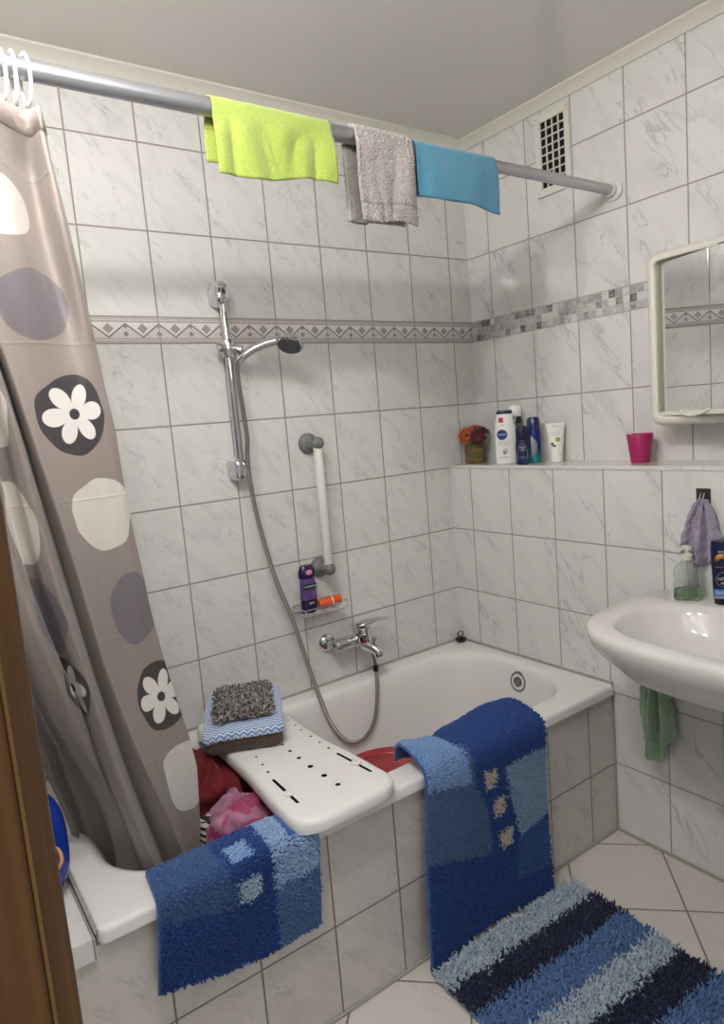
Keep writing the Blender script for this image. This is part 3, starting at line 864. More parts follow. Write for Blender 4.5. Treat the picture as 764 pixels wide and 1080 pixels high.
def curtain_material():
    N = NT('printed_satin_curtain')
    uv, U_, V_ = N.uv()
    nA = N.noise(uv, 9, 2)
    wob = N.math('MULTIPLY', N.math('SUBTRACT', N.noise(uv, 12, 1), .5), .45)
    c = N.mix(N.noise(uv, 2.0, 3), '827872', '8d837d')
    def polar(cu, cv, rx, ry, rot):
        du = N.math('SUBTRACT', U_, cu); dv = N.math('SUBTRACT', V_, cv)
        cr, sr = math.cos(rot), math.sin(rot)
        a = N.math('DIVIDE', N.math('ADD', N.math('MULTIPLY', du, cr), N.math('MULTIPLY', dv, sr)), rx)
        b = N.math('DIVIDE', N.math('SUBTRACT', N.math('MULTIPLY', dv, cr), N.math('MULTIPLY', du, sr)), ry)
        r = N.math('SQRT', N.math('ADD', N.math('MULTIPLY', a, a), N.math('MULTIPLY', b, b)))
        return a, b, r
    def blob(c, cu, cv, rx, ry, rot, col):
        a, b, r = polar(cu, cv, rx, ry, rot)
        r = N.math('ADD', r, wob)
        return N.mix(N.ramp(r, .985, 1.015, 1, 0), c, col)
    def flower(c, cu, cv, rx, ry, rot, ph=0.):
        c = blob(c, cu, cv, rx, ry, rot, '3a3638')
        a, b, r = polar(cu, cv, rx*.98, ry*.98, rot)
        th = N.math('ARCTAN2', b, a)
        pet = N.math('ABSOLUTE', N.math('COSINE', N.math('ADD', N.math('MULTIPLY', th, 3), ph)))
        irr = N.math('MULTIPLY', N.math('SINE', N.math('ADD', N.math('MULTIPLY', th, 2), ph*3)), .05)
        lim = N.math('ADD', N.math('ADD', .33, irr), N.math('MULTIPLY', N.math('POWER', pet, .75), .52))
        c = N.mix(N.ramp(N.math('SUBTRACT', r, lim), -.02, .02, 1, 0), c, 'd6d1cc')
        return N.mix(N.ramp(r, .13, .16, 1, 0), c, '3a3638')
    W, G = 'c6c0b8', '6a6367'
    # the repeat of printed pebbles and flowers, one column per hand-width of cloth
    col = [('b', -1.662, 1.90, .03, .05, 0, W), ('b', -1.617, 1.738, .042, .066, .15, G), ('f', -1.578, 1.533, .055, .076, .1, None), ('b', -1.540, 1.328, .058, .078, .1, W), ('b', -1.505, 1.118, .050, .080, .1, G), ('f', -1.462, .902, .050, .082, .1, None), ('b', -1.418, .690, .052, .090, .1, W)]
    for kind, X, z, rx, ry, rot, cl in col:
        cu = u_at(X, z)
        c = blob(c, cu, z, rx, ry, rot, cl) if kind == 'b' else flower(c, cu, z, rx, ry, rot, .6)
    us_ = ua[NSEG*12]
    for kind, z, ry, cl in (('b', 1.33, .085, W), ('b', 1.13, .085, G), ('f', .965, .075, None), ('b', 1.56, .085, W), ('b', 1.80, .08, G)):
        c = blob(c, us_, z, .06, ry, 0, cl) if kind == 'b' else flower(c, us_, z, .06, ry, 0, .2)
    N.color(c)
    N.set(Roughness=.40, Sheen_Weight=.15)
    N.b.inputs['Specular IOR Level'].default_value = .4
    ms = N.n('ShaderNodeMapping'); N.L.new(uv, ms.inputs[0]); ms.inputs['Scale'].default_value = (34, 5, 1)
    cre = N.math('ADD', N.math('ADD', N.noise(uv, 60, 3), N.math('MULTIPLY', N.noise(ms.outputs[0], 1, 4, .6, .8), 3.)), N.math('MULTIPLY', N.ramp(N.math('ABSOLUTE', N.math('SUBTRACT', N.math('FRACT', N.math('MULTIPLY', V_, 3.3)), .5)), 0, .012, 1, 0), .8))
    N.bump(cre, .22, .004)
    return N.m
M_cur = curtain_material()
cur = thing('shower_curtain', 'taupe satin shower curtain printed with flowers and pebbles, drawn to the left', 'shower curtain', (-1.65, -.68, 2.07))
o = mb.build('curtain_cloth', M_cur, cur, fix=False)
for p in o.data.polygons: p.use_smooth = True
sm = o.modifiers.new('thickness', 'SOLIDIFY'); sm.thickness = .0012; sm.offset = 0
# header tape along the top
hp = [p for p in crom(cpts(2.06), NSEG)]
mbh = MB(); mbh.smooth = 0
ring_ = []
for z in (2.078, 2.040):
    ring_.append([(p.x+.0012, p.y-.0022, z) for p in crom(cpts(z), NSEG)])
for z in (2.040, 2.078):
    ring_.append([(p.x+.0016, p.y+.0022, z) for p in crom(cpts(z), NSEG)])
mbh.loft(ring_+[ring_[0]], closed=False, cap0=False, cap1=False)
o = mbh.build('header_tape', cloth('curtain_header_tape', 'a89b96', 'b0a39e', bscale=400, bump=.1, rough=.6), cur)
for p in o.data.polygons: p.use_smooth = True

RY, RZ = -.685, 2.147
rod = thing('curtain_rod', 'grey metal shower curtain rod spanning the bath below the ceiling', 'rod', (-.9, RY, RZ))
mb = MB(); mb.cyl((XL+.012, RY, RZ), (-.84, RY, RZ), .0185, 32, .001); mb.build('outer_tube', M_alu, rod)
mb = MB(); mb.cyl((-.86, RY, RZ), (XR-.004, RY, RZ), .0162, 32, .001); mb.build('inner_tube', M_alu, rod)
for x, s_ in ((XR, -1), (XL, 1)):
    mb = MB(); mt = Matrix.Translation((x, RY, RZ)) @ Matrix.Rotation(PI/2*s_, 4, 'Y')
    mb.lathe([(.031, .0005), (.032, .003), (.032, .008), (.026, .012), (.0215, .014), (.0215, .028), (.019, .030)], 36, mat=mt); mb.build('end_flange', M_cream, rod)
for i, (x, t_) in enumerate(((-1.588, .10), (-1.607, -.06), (-1.628, .12))):
    mt = Matrix.Translation((x, RY, RZ-.018)) @ Matrix.Rotation(t_, 4, 'Z')
    mb = MB(); mb.torus((0, 0, 0), .037, .0034, 'X', 32, 10, mat=mt, sc=(.78, 1.15))
    o = mb.build('curtain_ring', M_plwhite)
    tag(o, ('white plastic curtain ring nearest the free edge of the curtain', 'white plastic curtain ring, second from the free edge of the curtain', 'white plastic curtain ring farthest left on the rod')[i], 'curtain ring', 'rings carrying the shower curtain')

# cloths drying on the rod
def over_rod(name, x0, x1, front, back, mat, label, thick=.003, gap=.003, wav=.006, seed=0., r=.0165, nu=46, skew=0., cat='cleaning cloth', edge=None, tuft=None):
    R = r+gap
    Lb, Lf = back, front
    arc = PI*R
    def P(u, v):
        lf = Lf(u) if callable(Lf) else Lf; lb = Lb(u) if callable(Lb) else Lb
        tot = lb+arc+lf; s = v*tot
        x = x0+(x1-x0)*u
        if s < lb:
            d_ = lb-s; y = RY+R; z = RZ-d_; k = d_
            y += .010*min(1, k/.05)*nz(u*3.2+seed, 7.7)
        elif s < lb+arc:
            a = (s-lb)/R; y = RY+R*math.cos(a); z = RZ+R*math.sin(a); k = 0
        else:
            d_ = s-lb-arc; y = RY-R; z = RZ-d_; k = d_
            y -= abs(.004+wav*2.2*min(1, k/.06)*nz(u*4.1+seed, k*5))*min(1, k/.03)
        x += skew*k + .006*nz(seed+u*2, k*8)*min(1, k/.05)
        return (x, y+.0009*nz(u*30, v*30), z+.0009*nz(u*26, v*26, 2))
    return P
PG = over_rod('g', -1.237, -.945, lambda u: .133+.022*(1-sstep(0, .15, abs(u-.0)))*.3+.010*math.sin(u*6), lambda u: .10, None, '', seed=1.2, skew=-.01, gap=.003, r=.0185, wav=.012)
o = sheet('microfibre_cloth', PG, 60, 50, .003, cloth('lime_microfibre', '87993a', '95a648', bscale=420, bump=.55, vscale=260), None)
tag(o, 'bright lime green microfibre cloth hung over the curtain rod', 'cleaning cloth')
PB = over_rod('b', -.688, -.40, lambda u: .116+.020*u+.004*math.sin(u*6+1), lambda u: .105, None, '', seed=4.4, skew=.02)
o = sheet('microfibre_cloth', PB, 60, 50, .003, cloth('teal_blue_microfibre', '3f7f9c', '4a8ba7', bscale=420, bump=.5, vscale=260), None)
tag(o, 'teal blue microfibre cloth hung over the right part of the curtain rod', 'cleaning cloth')
gp = thing('plush_cloth', 'grey fluffy plush cloth folded over the curtain rod between lime and blue cloths', 'cloth', (-.79, RY, RZ))
PGY = over_rod('y', -.876, -.706, lambda u: .195+.004*math.sin(u*7), lambda u: .185, None, '', seed=7.7, skew=.005, gap=.006, wav=.008)
M_gb = cloth('grey_plush_backing', '8d8884', '9d9893', bscale=250, bump=.8)
sheet('cloth_backing', PGY, 40, 60, .007, M_gb, gp)
DP = [lin('a19b96'), lin('aea8a3'), lin('b7b1ac')]
pile('plush_front', lambda u, v: PGY(1-u, v), (84, 200), .0062, .0019, lambda u, v, r: DP[r.choice((0, 1, 2))] if not (.905 < v < .915) else lin('8a8580'), gp, droop=.25, jit=.5, seed=31)
# folded second layer peeking out at the left
def PG2(u, v):
    return (-.886+.06*u-.0*v, RY+.016+.012*u, RZ-.012-.178*v+.004*nz(u*3, v*4))
sheet('cloth_fold', PG2, 12, 40, .008, M_gb, gp)
pile('plush_fold', lambda u, v: PG2(u, v), (36, 92), .006, .0019, lambda u, v, r: DP[r.choice((0, 1, 2))], gp, droop=.25, jit=.5, seed=33)

# ------------------------------------------------------------------ shower rail, hand shower, hose
sx = -.955
rail = thing('shower_rail', 'chrome shower riser rail screwed to the tiled back wall', 'shower rail', (sx, 0, 1.35))
mb = MB(); mb.cyl((sx, -.052, 1.345), (sx, -.052, 1.915), .0125, 28, .002); mb.build('riser_pole', M_chrome, rail)
for z, hh, nm in ((1.905, .036, 'top_bracket'), (1.355, -.034, 'bottom_bracket')):
    mb = MB()
    # hooded bracket: capsule profile swept out from the wall
    n = 32; rings = []
    for y, k in ((-.0006, .82), (-.006, .95), (-.02, 1), (-.048, .98), (-.06, .9), (-.068, .72), (-.0715, .4)):
        ring = []
        for i in range(n):
            a = 2*PI*i/n; X, Z = .024*math.cos(a), .024*math.sin(a)
            Z += (.016 if math.sin(a) > 0 else -.016)
            ring.append((sx-.004+X*k, y, z+Z*k))
        rings.append(ring)
    mb.loft(rings); mb.build(nm, M_chrome, rail)
mb = MB()
mb.cyl((sx, -.052, 1.708), (sx, -.052, 1.764), .0235, 28, .004)
mb.cyl((sx-.002, -.052, 1.737), (sx-.036, -.052, 1.737), .014, 24, .003)
mb.cyl((sx+.004, -.06, 1.735), (sx+.034, -.085, 1.725), .0155, 24, .003)
mb.build('slider', M_chrome, rail)
hs = thing('hand_shower', 'chrome hand shower held in the slider of the riser rail', 'hand shower', (sx+.03, -.085, 1.70))
mb = MB()
hp_ = crom([(sx+.018, -.076, 1.690), (sx+.032, -.088, 1.706), (sx+.058, -.103, 1.724), (sx+.096, -.123, 1.740), (sx+.128, -.141, 1.747), (sx+.152, -.154, 1.747)], 6)
rs = [interp(i/(len(hp_)-1), [0, .2, .5, .8, 1], [.010, .013, .015, .014, .016]) for i in range(len(hp_))]
mb.tube(hp_, rs, 18); mb.build('handle', M_chrome, hs)
mt = Matrix.Translation((sx+.163, -.162, 1.739)) @ Matrix.Scale(1.18, 4) @ Matrix.Rotation(math.radians(27), 4, 'Y') @ Matrix.Rotation(math.radians(-16), 4, 'X')
mb = MB(); mb.lathe([(.0, .015), (.012, .0145), (.026, .010), (.036, .003), (.039, -.004), (.038, -.010), (.034, -.013)], 36, mat=mt, cap0=False); hd = mb.build('shower_head', M_chrome, hs)
mb = MB(); mb.lathe([(.033, -.0125), (.032, -.0145), (.0, -.0145)], 36, mat=mt, cap1=False)
for rr_, nn in ((.009, 6), (.018, 12), (.027, 18)):
    for k in range(nn):
        a = 2*PI*k/nn; mb.sphere((rr_*math.cos(a), rr_*math.sin(a), -.0148), .0017, 8, mat=mt)
mb.build('spray_face', simple('grey_spray_face', '4d4f52', .4, .3), hd)
def hose_material():
    N = NT('ribbed_steel_hose'); sp = N.n('ShaderNodeUVMap'); sp.uv_map = 'UVMap'
    s2 = N.n('ShaderNodeSeparateXYZ'); N.L.new(sp.outputs[0], s2.inputs[0])
    w = N.math('SINE', N.math('MULTIPLY', s2.outputs[1], 1500))
    N.color(N.mix(N.ramp(w, -.6, .4), '6d645b', 'c7c1b8')); N.set(Metallic=.9, Roughness=.28)
    N.bump(w, .6, .002); return N.m
hose = thing('shower_hose', 'ribbed metal shower hose hanging in a loop from hand shower to mixer tap', 'hose', (-.535, -.11, .55))
HP = crom([(sx+.018, -.076, 1.690), (sx+.012, -.074, 1.64), (-.936, -.073, 1.55), (-.931, -.072, 1.45), (-.938, -.071, 1.367), (-.925, -.07, 1.20), (-.884, -.072, .985), (-.838, -.085, .82), (-.806, -.105, .65), (-.765, -.13, .47), (-.715, -.14, .375), (-.662, -.14, .345), (-.61, -.138, .355), (-.565, -.13, .405), (-.538, -.118, .50), (-.533, -.112, .575)], 16)
mb = MB(); n = 12
mb.tube(HP, .0072, n)
acc = [0]
for a, b in zip(HP[:-1], HP[1:]): acc.append(acc[-1]+(b-a).length)
fi = 0
for i in range(len(HP)-1):
    for j in range(n):
        mb.uv[fi] = [(0, acc[i]), (0, acc[i]), (0, acc[i+1]), (0, acc[i+1])]; fi += 1
mb.build('hose_tube', hose_material(), hose)
mb = MB(); mb.cyl((-.533, -.112, .565), (-.533, -.112, .592), .0105, 18, .002); mb.build('hose_nut', simple('dark_chrome_nut', '55565a', .2, 1.), hose)

# ------------------------------------------------------------------ bath mixer
tap = thing('bath_mixer', 'chrome single lever bath mixer tap on the back wall above the tub', 'tap', (-.58, 0, .68))
for x in (-.665, -.515):
    mt = Matrix.Translation((x, -.0006, .683)) @ Matrix.Rotation(PI/2, 4, 'X')
    mb = MB(); mb.lathe([(.033, 0), (.034, .004), (.031, .010), (.022, .015), (.014, .017), (.013, .05), (.010, .055)], 32, mat=mt); mb.build('wall_flange', M_chrome, tap)
mb = MB()
mb.cyl((-.668, -.062, .683), (-.508, -.062, .683), .0235, 32, .006)
bp = crom([(-.575, -.062, .683), (-.565, -.075, .690), (-.56, -.09, .700), (-.56, -.092, .715)], 5)
mb.tube(bp, [.026+.002*math.sin(i) for i in range(len(bp))], 24)
mb.cyl((-.56, -.088, .680), (-.56, -.088, .736), .0295, 28, .005)
mb.build('mixer_body', M_chrome, tap)
mb = MB()
sp_ = crom([(-.562, -.080, .676), (-.556, -.098, .668), (-.546, -.122, .660), (-.538, -.140, .648), (-.536, -.146, .630)], 7)
mb.tube(sp_, [interp(i/(len(sp_)-1), [0, .5, 1], [.025, .0205, .018]) for i in range(len(sp_))], 22)
mb.build('spout', M_chrome, tap)
mb = MB(); mb.cyl((-.535, -.10, .676), (-.533, -.112, .590), .0125, 20, .002); mb.build('hose_outlet', M_chrome, tap)
mb = MB()
mb.cyl((-.548, -.130, .676), (-.542, -.138, .700), .009, 18, .003); mb.build('diverter_knob', M_chrome, tap)
mb = MB(); rings = []
for t in [k/14 for k in range(15)]:
    x = -.590+.135*t; y = -.088-.045*t; z = .742+.016*math.sin(t*PI*.8)-.002*t
    w = interp(t, [0, .15, .5, .85, 1], [.012, .026, .021, .014, .006]); h = interp(t, [0, .2, .7, 1], [.010, .012, .006, .003])
    dv = Vector((.33, .94, 0))
    rings.append([tuple(Vector((x, y, z))+dv*w*math.cos(a)+Vector((0, 0, h*math.sin(a)))) for a in [2*PI*q/16 for q in range(16)]])
mb.smooth = 50; mb.loft(rings); mb.build('lever', M_chrome, tap)

# ------------------------------------------------------------------ grab bar
gb = thing('grab_bar', 'white upright grab bar with grey end mounts on the back wall', 'grab bar', (-.655, 0, 1.2))
for z in (1.412, .968):
    mb = MB(); mt = Matrix.Translation((-.668, -.0006, z)) @ Matrix.Rotation(PI/2, 4, 'X')
    mb.lathe([(.036, 0), (.036, .012), (.033, .018), (.024, .024), (.020, .05), (.021, .075), (.017, .08)], 32, mat=mt)
    mb.sphere((-.668, -.072, z), .0225, 20); mb.build('end_mount', M_grey, gb)
mb = MB(); mb.cyl((-.668, -.068, .982), (-.668, -.068, 1.398), .0155, 28, .002); mb.build('grip_tube', M_ivory, gb)

# ------------------------------------------------------------------ soap basket, its bottles
bk = thing('wire_basket', 'small chrome wire soap basket on the back wall', 'basket', (-.70, 0, .83))
mb = MB(); w0 = .0022
X0, X1, Y0, Y1, ZB = -.795, -.625, -.098, -.012, .826
mb.tube([(X0, Y1, ZB), (X0, Y0, ZB), (X1, Y0, ZB), (X1, Y1, ZB), (X0, Y1, ZB)], w0, 8)
mb.tube([(X0-.004, Y1, ZB+.024), (X0-.004, Y0-.004, ZB+.024), (X1+.004, Y0-.004, ZB+.024), (X1+.004, Y1, ZB+.024), (X0-.004, Y1, ZB+.024)], w0, 8)
for k in range(1, 8):
    y = Y0+(Y1-Y0)*k/8; mb.tube([(X0, y, ZB), (X1, y, ZB)], .0013, 6)
for k in range(5):
    x = X0+(X1-X0)*k/4; mb.tube([(x, Y0-.004, ZB+.024), (x, Y0, ZB), (x, Y1, ZB), (x, Y1, ZB+.024)], .0015, 6)
mb.build('wire_frame', M_chrome, bk)
for x in (-.755, -.665):
    mb = MB(); mb.cyl((x, -.0006, ZB+.012), (x, -.013, ZB+.012), .008, 16, .001); mb.build('wall_mount', M_chrome, bk)
ZS = ZB+.0024
bt = thing('shampoo_bottle', 'purple shower gel bottle standing in the wire basket', 'bottle', (-.752, -.055, ZS))
mt = Matrix.Translation((-.752, -.055, 0))
M_pur = simple('translucent_purple_gel', '5c3f78', .18, var=.12, vscale=60); M_dpur = simple('dark_purple_plastic', '1f1240', .25)
mb = MB(); mb.lathe([(.022, ZS), (.029, ZS+.004), (.030, ZS+.02), (.030, ZS+.05)], 32, sx=1.05, sy=.6, mat=mt); mb.build('lower_label', M_dpur, bt)
mb = MB(); mb.lathe([(.0303, ZS+.048), (.030, ZS+.07), (.0285, ZS+.10), (.027, ZS+.122), (.024, ZS+.128)], 32, sx=1.05, sy=.6, mat=mt); body_ = mb.build('bottle_body', M_pur, bt)
mb = MB(); mb.lathe([(.027, ZS+.122), (.0305, ZS+.127), (.0305, ZS+.145), (.024, ZS+.163), (.019, ZS+.168)], 32, sx=1.05, sy=.62, mat=mt); cp = mb.build('cap', M_dpur, bt)
mb = MB(); mt2 = Matrix.Translation((-.752, -.0735, ZS+.145)) @ Matrix.Rotation(PI/2, 4, 'X'); mb.lathe([(.0115, -.001), (.0115, .0006), (.010, .001)], 24, sx=1.1, sy=.75, mat=mt2); mb.build('cap_emblem', simple('pink_print', 'd58ab0', .4), cp)
MX = Matrix.Rotation(PI/2, 4, 'X')
M_wprint = simple('white_print', 'dcdcdc', .5)
mb = MB(); mb.box((-.778, -.0738, ZS+.086), (-.726, -.0715, ZS+.104), .001); mb.build('label_strip', simple('dark_green_print', '142a25', .4), bt)
lettering('brand_print', 'PALMOLIVE', .0092, M_wprint, Matrix.Translation((-.752, -.0742, ZS+.095)) @ MX, bt)
lettering('label_print', '2in1', .012, M_wprint, Matrix.Translation((-.752, -.0738, ZS+.036)) @ MX, bt)
ob = thing('travel_bottle', 'small orange bottle lying on its side in the wire basket', 'bottle', (-.68, -.055, ZS+.018))
mt = Matrix.Translation((-.712, -.05, ZS+.0195)) @ Matrix.Rotation(math.radians(-18), 4, 'Z') @ Matrix.Rotation(math.radians(84), 4, 'Y')
M_or = simple('orange_plastic', 'd9591a', .35)
mb = MB(); mb.lathe([(.012, 0), (.0165, .003), (.0175, .01), (.0175, .045), (.016, .05)], 28, mat=mt); mb.build('bottle_body', M_or, ob)
mb = MB(); mb.lathe([(.0165, .047), (.0165, .053)], 28, mat=mt); mb.build('white_ring', M_plwhite, ob)
mb = MB(); mb.lathe([(.016, .052), (.0178, .054), (.0178, .078), (.015, .083)], 28, mat=mt); mb.build('cap', M_or, ob)

# ------------------------------------------------------------------ ventilation grille
vt = thing('vent_grille', 'cream ventilation grille with black square openings high on the right wall', 'vent', (XR, -.45, 2.35))
y0, y1, zb_, zt_ = -.527, -.380, 2.212, 2.487
gy0, gy1, gz0, gz1 = -.507, -.402, 2.236, 2.462
mb = MB()
fx = XR-.012
for a, b in (((y0, zb_), (y1, gz0)), ((y0, gz1), (y1, zt_)), ((y0, gz0), (gy0, gz1)), ((gy1, gz0), (y1, gz1))):
    mb.box((fx, a[0], a[1]), (XR-.0004, b[0], b[1]), .0015)
mb.build('grille_frame', M_cream, vt)
mb = MB(); mb.box((XR-.002, gy0, gz0), (XR-.0005, gy1, gz1)); mb.build('duct_opening', M_hole, vt)
mb = MB()
for k in range(5):
    y = gy0+(gy1-gy0)*k/4; mb.box((fx+.002, y-.0022, gz0), (XR-.004, y+.0022, gz1), .0006)
for k in range(9):
    z = gz0+(gz1-gz0)*k/8; mb.box((fx+.0015, gy0, z-.0022), (XR-.004, gy1, z+.0022), .0006)
mb.build('grille_bars', M_cream, vt)
for y, z in ((-.517, 2.225), (-.39, 2.475), (-.517, 2.475), (-.39, 2.225)):
    mb = MB(); mb.sphere((fx, y, z), .0035, 10, (.4, 1, 1)); mb.build('screw', M_alu, vt)

# ------------------------------------------------------------------ mirror cabinet
mc = thing('mirror_cabinet', 'cream framed mirror cabinet with rounded corners hanging on the right wall', 'mirror cabinet', (XR, -1.17, 1.64))
cy0, cy1, cz0, cz1 = -1.468, -.870, 1.383, 1.893
mb = MB(); mb.smooth = 40
def yzr(ins_, r, x, oy=0, ot=0):
    return [(x, p[0], p[1]) for p in rrect(cy0+ins_, cy1-ins_, cz0+ins_, cz1-ins_, r, 0, 8)]
rings = [yzr(.004, .03, XR-.0006), yzr(0, .035, .15), yzr(0, .035, .058), yzr(.003, .035, .045), yzr(.010, .032, .036), yzr(.020, .026, .033), yzr(.027, .02, .036), yzr(.029, .016, .05), yzr(.029, .016, .066)]
mb.loft(rings, True, True, False); mb.build('cabinet_frame', M_cream, mc)
AJAR = 18
my0, my1, mz0, mz1 = cy0+.030, cy1-.030, cz0+.042, cz1-.036
AJ = Matrix.Translation((.060, my1, 0)) @ Matrix.Rotation(math.radians(-AJAR), 4, 'Z') @ Matrix.Translation((-.060, -my1, 0))
mb = MB(); mb.box((.0555, my0, mz0), (.063, my1, mz1), mat=AJ); mb.build('mirror_glass', M_mirror, mc)
mb = MB(); mb.box((.064, cy0+.028, cz0+.028), (.0665, cy1-.028, cz1-.028)); mb.build('cabinet_back', M_cream, mc)
mb = MB(); mb.box((.050, my0, cz0+.029), (.063, my1, mz0), .002, mat=AJ); dr = mb.build('door_bottom_rail', M_cream, mc)
mb = MB()
hp2 = crom([(.050, -.985, mz0+.002), (.040, -1.01, mz0-.010), (.034, -1.04, mz0-.014), (.040, -1.07, mz0-.010), (.050, -1.095, mz0+.002)], 6)
mb.tube(hp2, .0035, 10, mat=AJ); mb.build('pull_handle', M_cream, dr)
mb = MB(); mb.box((.044, my1, cz0+.029), (.0645, my1+.0025, cz1-.03), .0008); mb.build('door_edge', simple('mirror_edge_trim', 'a49f90', .4), mc)
mb = MB(); mb.box((.046, cy0+.03, mz1), (.064, cy1-.03, cz1-.029), .001); mb.build('top_shade_strip', simple('painted_shade_strip', '6d675c', .5), mc)  # dark colour stands in for the shade under the cabinet top
for y in (-1.10, -1.27):
    mb = MB(); mb.cyl((.04, y, 1.853), (.052, y, 1.851), .024, 28, .004); mb.torus((.039, y, 1.853), .018, .005, 'X', 28, 10); lm = mb.build('spotlight', M_chrome, mc)
    mb = MB(); mb.sphere((.040, y, 1.853), .012, 14, (.4, 1, 1)); mb.build('spot_lens', simple('frosted_lens', 'e6e6e2', .3), lm)

# ------------------------------------------------------------------ things on the tiled shelf
ZL = 1.2664
# flowers in a woven pot
fp = thing('flower_arrangement', 'artificial orange and dark red flowers in a woven green pot on the shelf', 'flower pot', (.092, -.058, ZL))
FX, FY = .092, -.058
def pot_material():
    N = NT('woven_reed_pot'); sp = N.n('ShaderNodeSeparateXYZ'); N.L.new(N.obj(), sp.inputs[0])
    an = N.math('ARCTAN2', N.math('SUBTRACT', sp.outputs[1], FY), N.math('SUBTRACT', sp.outputs[0], FX))
    k = N.math('SINE', N.math('MULTIPLY', an, 26)); q = N.noise(N.obj(), 60, 3)
    N.color(N.mix(N.ramp(N.math('ADD', k, N.math('MULTIPLY', q, 2)), .2, 1.6), '33381c', '7b7a4a')); N.set(Roughness=.8)
    N.bump(k, .6, .004); return N.m
mb = MB(); mb.lathe([(.037, ZL), (.040, ZL+.003), (.040, ZL+.072), (.041, ZL+.075), (.038, ZL+.075), (.036, ZL+.06)], 36, mat=Matrix.Translation((FX, FY, 0))); mb.build('woven_pot', pot_material(), fp)
M_straw = simple('straw_tie', '7d5f35', .8, var=.3, vscale=150, bump=.6)
for z in (ZL+.014, ZL+.052):
    mb = MB()
    for q in (-.004, 0, .004): mb.torus((FX, FY, z+q), .0405, .0026, 'Z', 36, 8)
    mb.build('straw_band', M_straw, fp)
rr = random.Random(3)
def flower_head(c, dirv, R, cols, name, label=None, layers=3):
    d_ = Vector(dirv).normalized(); mt = Matrix.Translation(c) @ d_.to_track_quat('Z', 'Y').to_matrix().to_4x4()
    mb = MB(); mb.smooth = 60
    for L in range(layers):
        n = 15-L*2; rad = R*(1-.22*L); tiltz = .25+.28*L
        for k in range(n):
            a = 2*PI*(k+.5*L)/n+rr.uniform(-.08, .08); V = []
            for t, w in ((.18, .10), (.5, .17), (.8, .14), (1.0, .02)):
                z = rad*(tiltz*t-.15*t*t)
                for s_ in (-1, 1):
                    x = rad*t; y = rad*w*s_; V.append((x*math.cos(a)-y*math.sin(a), x*math.sin(a)+y*math.cos(a), z))
            mb.add(V, [[0, 1, 3, 2], [2, 3, 5, 4], [4, 5, 7, 6]], mi=L % 2, mat=mt)
    fl = mb.build(name, cols, fp, fix=False)
    sm = fl.modifiers.new('thickness', 'SOLIDIFY'); sm.thickness = .0012
    mb = MB(); mb.sphere((0, 0, R*.08), R*.2, 14, (1, 1, .6), mat=mt); mb.build('flower_centre', simple('flower_centre', '33180f', .9), fl)
    if label: fl['label'] = label
Mo1, Mo2 = cloth('orange_petal', 'b5451f', 'c9703c', bscale=200, bump=.2), cloth('rust_petal', '8e2a1a', 'b04a24', bscale=200, bump=.2)
Mr1, Mr2 = cloth('dark_red_petal', '4a1218', '651a20', bscale=200, bump=.2), cloth('maroon_petal', '38101a', '551822', bscale=200, bump=.2)
flower_head((FX-.028, FY+.012, ZL+.112), (-.8, -.55, .25), .040, [Mo1, Mo2], 'flower_head', 'orange daisy-like flower head')
flower_head((FX-.015, FY-.036, ZL+.106), (-.75, -.6, .1), .036, [Mr1, Mr2], 'flower_head', 'dark red flower head')
flower_head((FX+.012, FY+.005, ZL+.135), (-.3, -.3, .9), .034, [Mo2, Mo1], 'flower_head')
flower_head((FX+.025, FY-.025, ZL+.128), (.1, -.5, .8), .032, [Mr2, Mr1], 'flower_head')
mb = MB(); mb.smooth = 60
for k in range(22):
    a = rr.uniform(0, 2*PI); r0 = .02; t_ = Vector((FX+math.cos(a)*.045, FY+math.sin(a)*.04, ZL+rr.uniform(.085, .15)))
    b0 = Vector((FX+math.cos(a)*r0, FY+math.sin(a)*r0, ZL+.07)); side = (t_-b0).cross(Vector((0, 0, 1))).normalized()*.008
    if side.length < 1e-5: continue
    m_ = b0.lerp(t_, .55)+Vector((0, 0, .008))
    mb.add([b0, m_-side, m_+side, t_], [[0, 1, 3], [0, 3, 2]])
o = mb.build('leaves', simple('olive_leaf', '4a5330', .7, var=.3, vscale=80), fp, fix=False)
sm = o.modifiers.new('thickness', 'SOLIDIFY'); sm.thickness = .001
mb = MB()
for k in range(7):
    a = 2*PI*k/7; mb.tube([(FX+.015*math.cos(a), FY+.015*math.sin(a), ZL+.03), (FX+.022*math.cos(a), FY+.022*math.sin(a), ZL+.11)], .0018, 6)
mb.build('stems', simple('green_stem', '46532a', .7), fp)

def face_mat(cx_, cy_, rotz):  # text frame facing the camera side; local x right, y up, z out
    return Matrix.Translation((cx_, cy_, 0)) @ Matrix.Rotation(rotz, 4, 'Z') @ Matrix.Rotation(PI/2, 4, 'X')
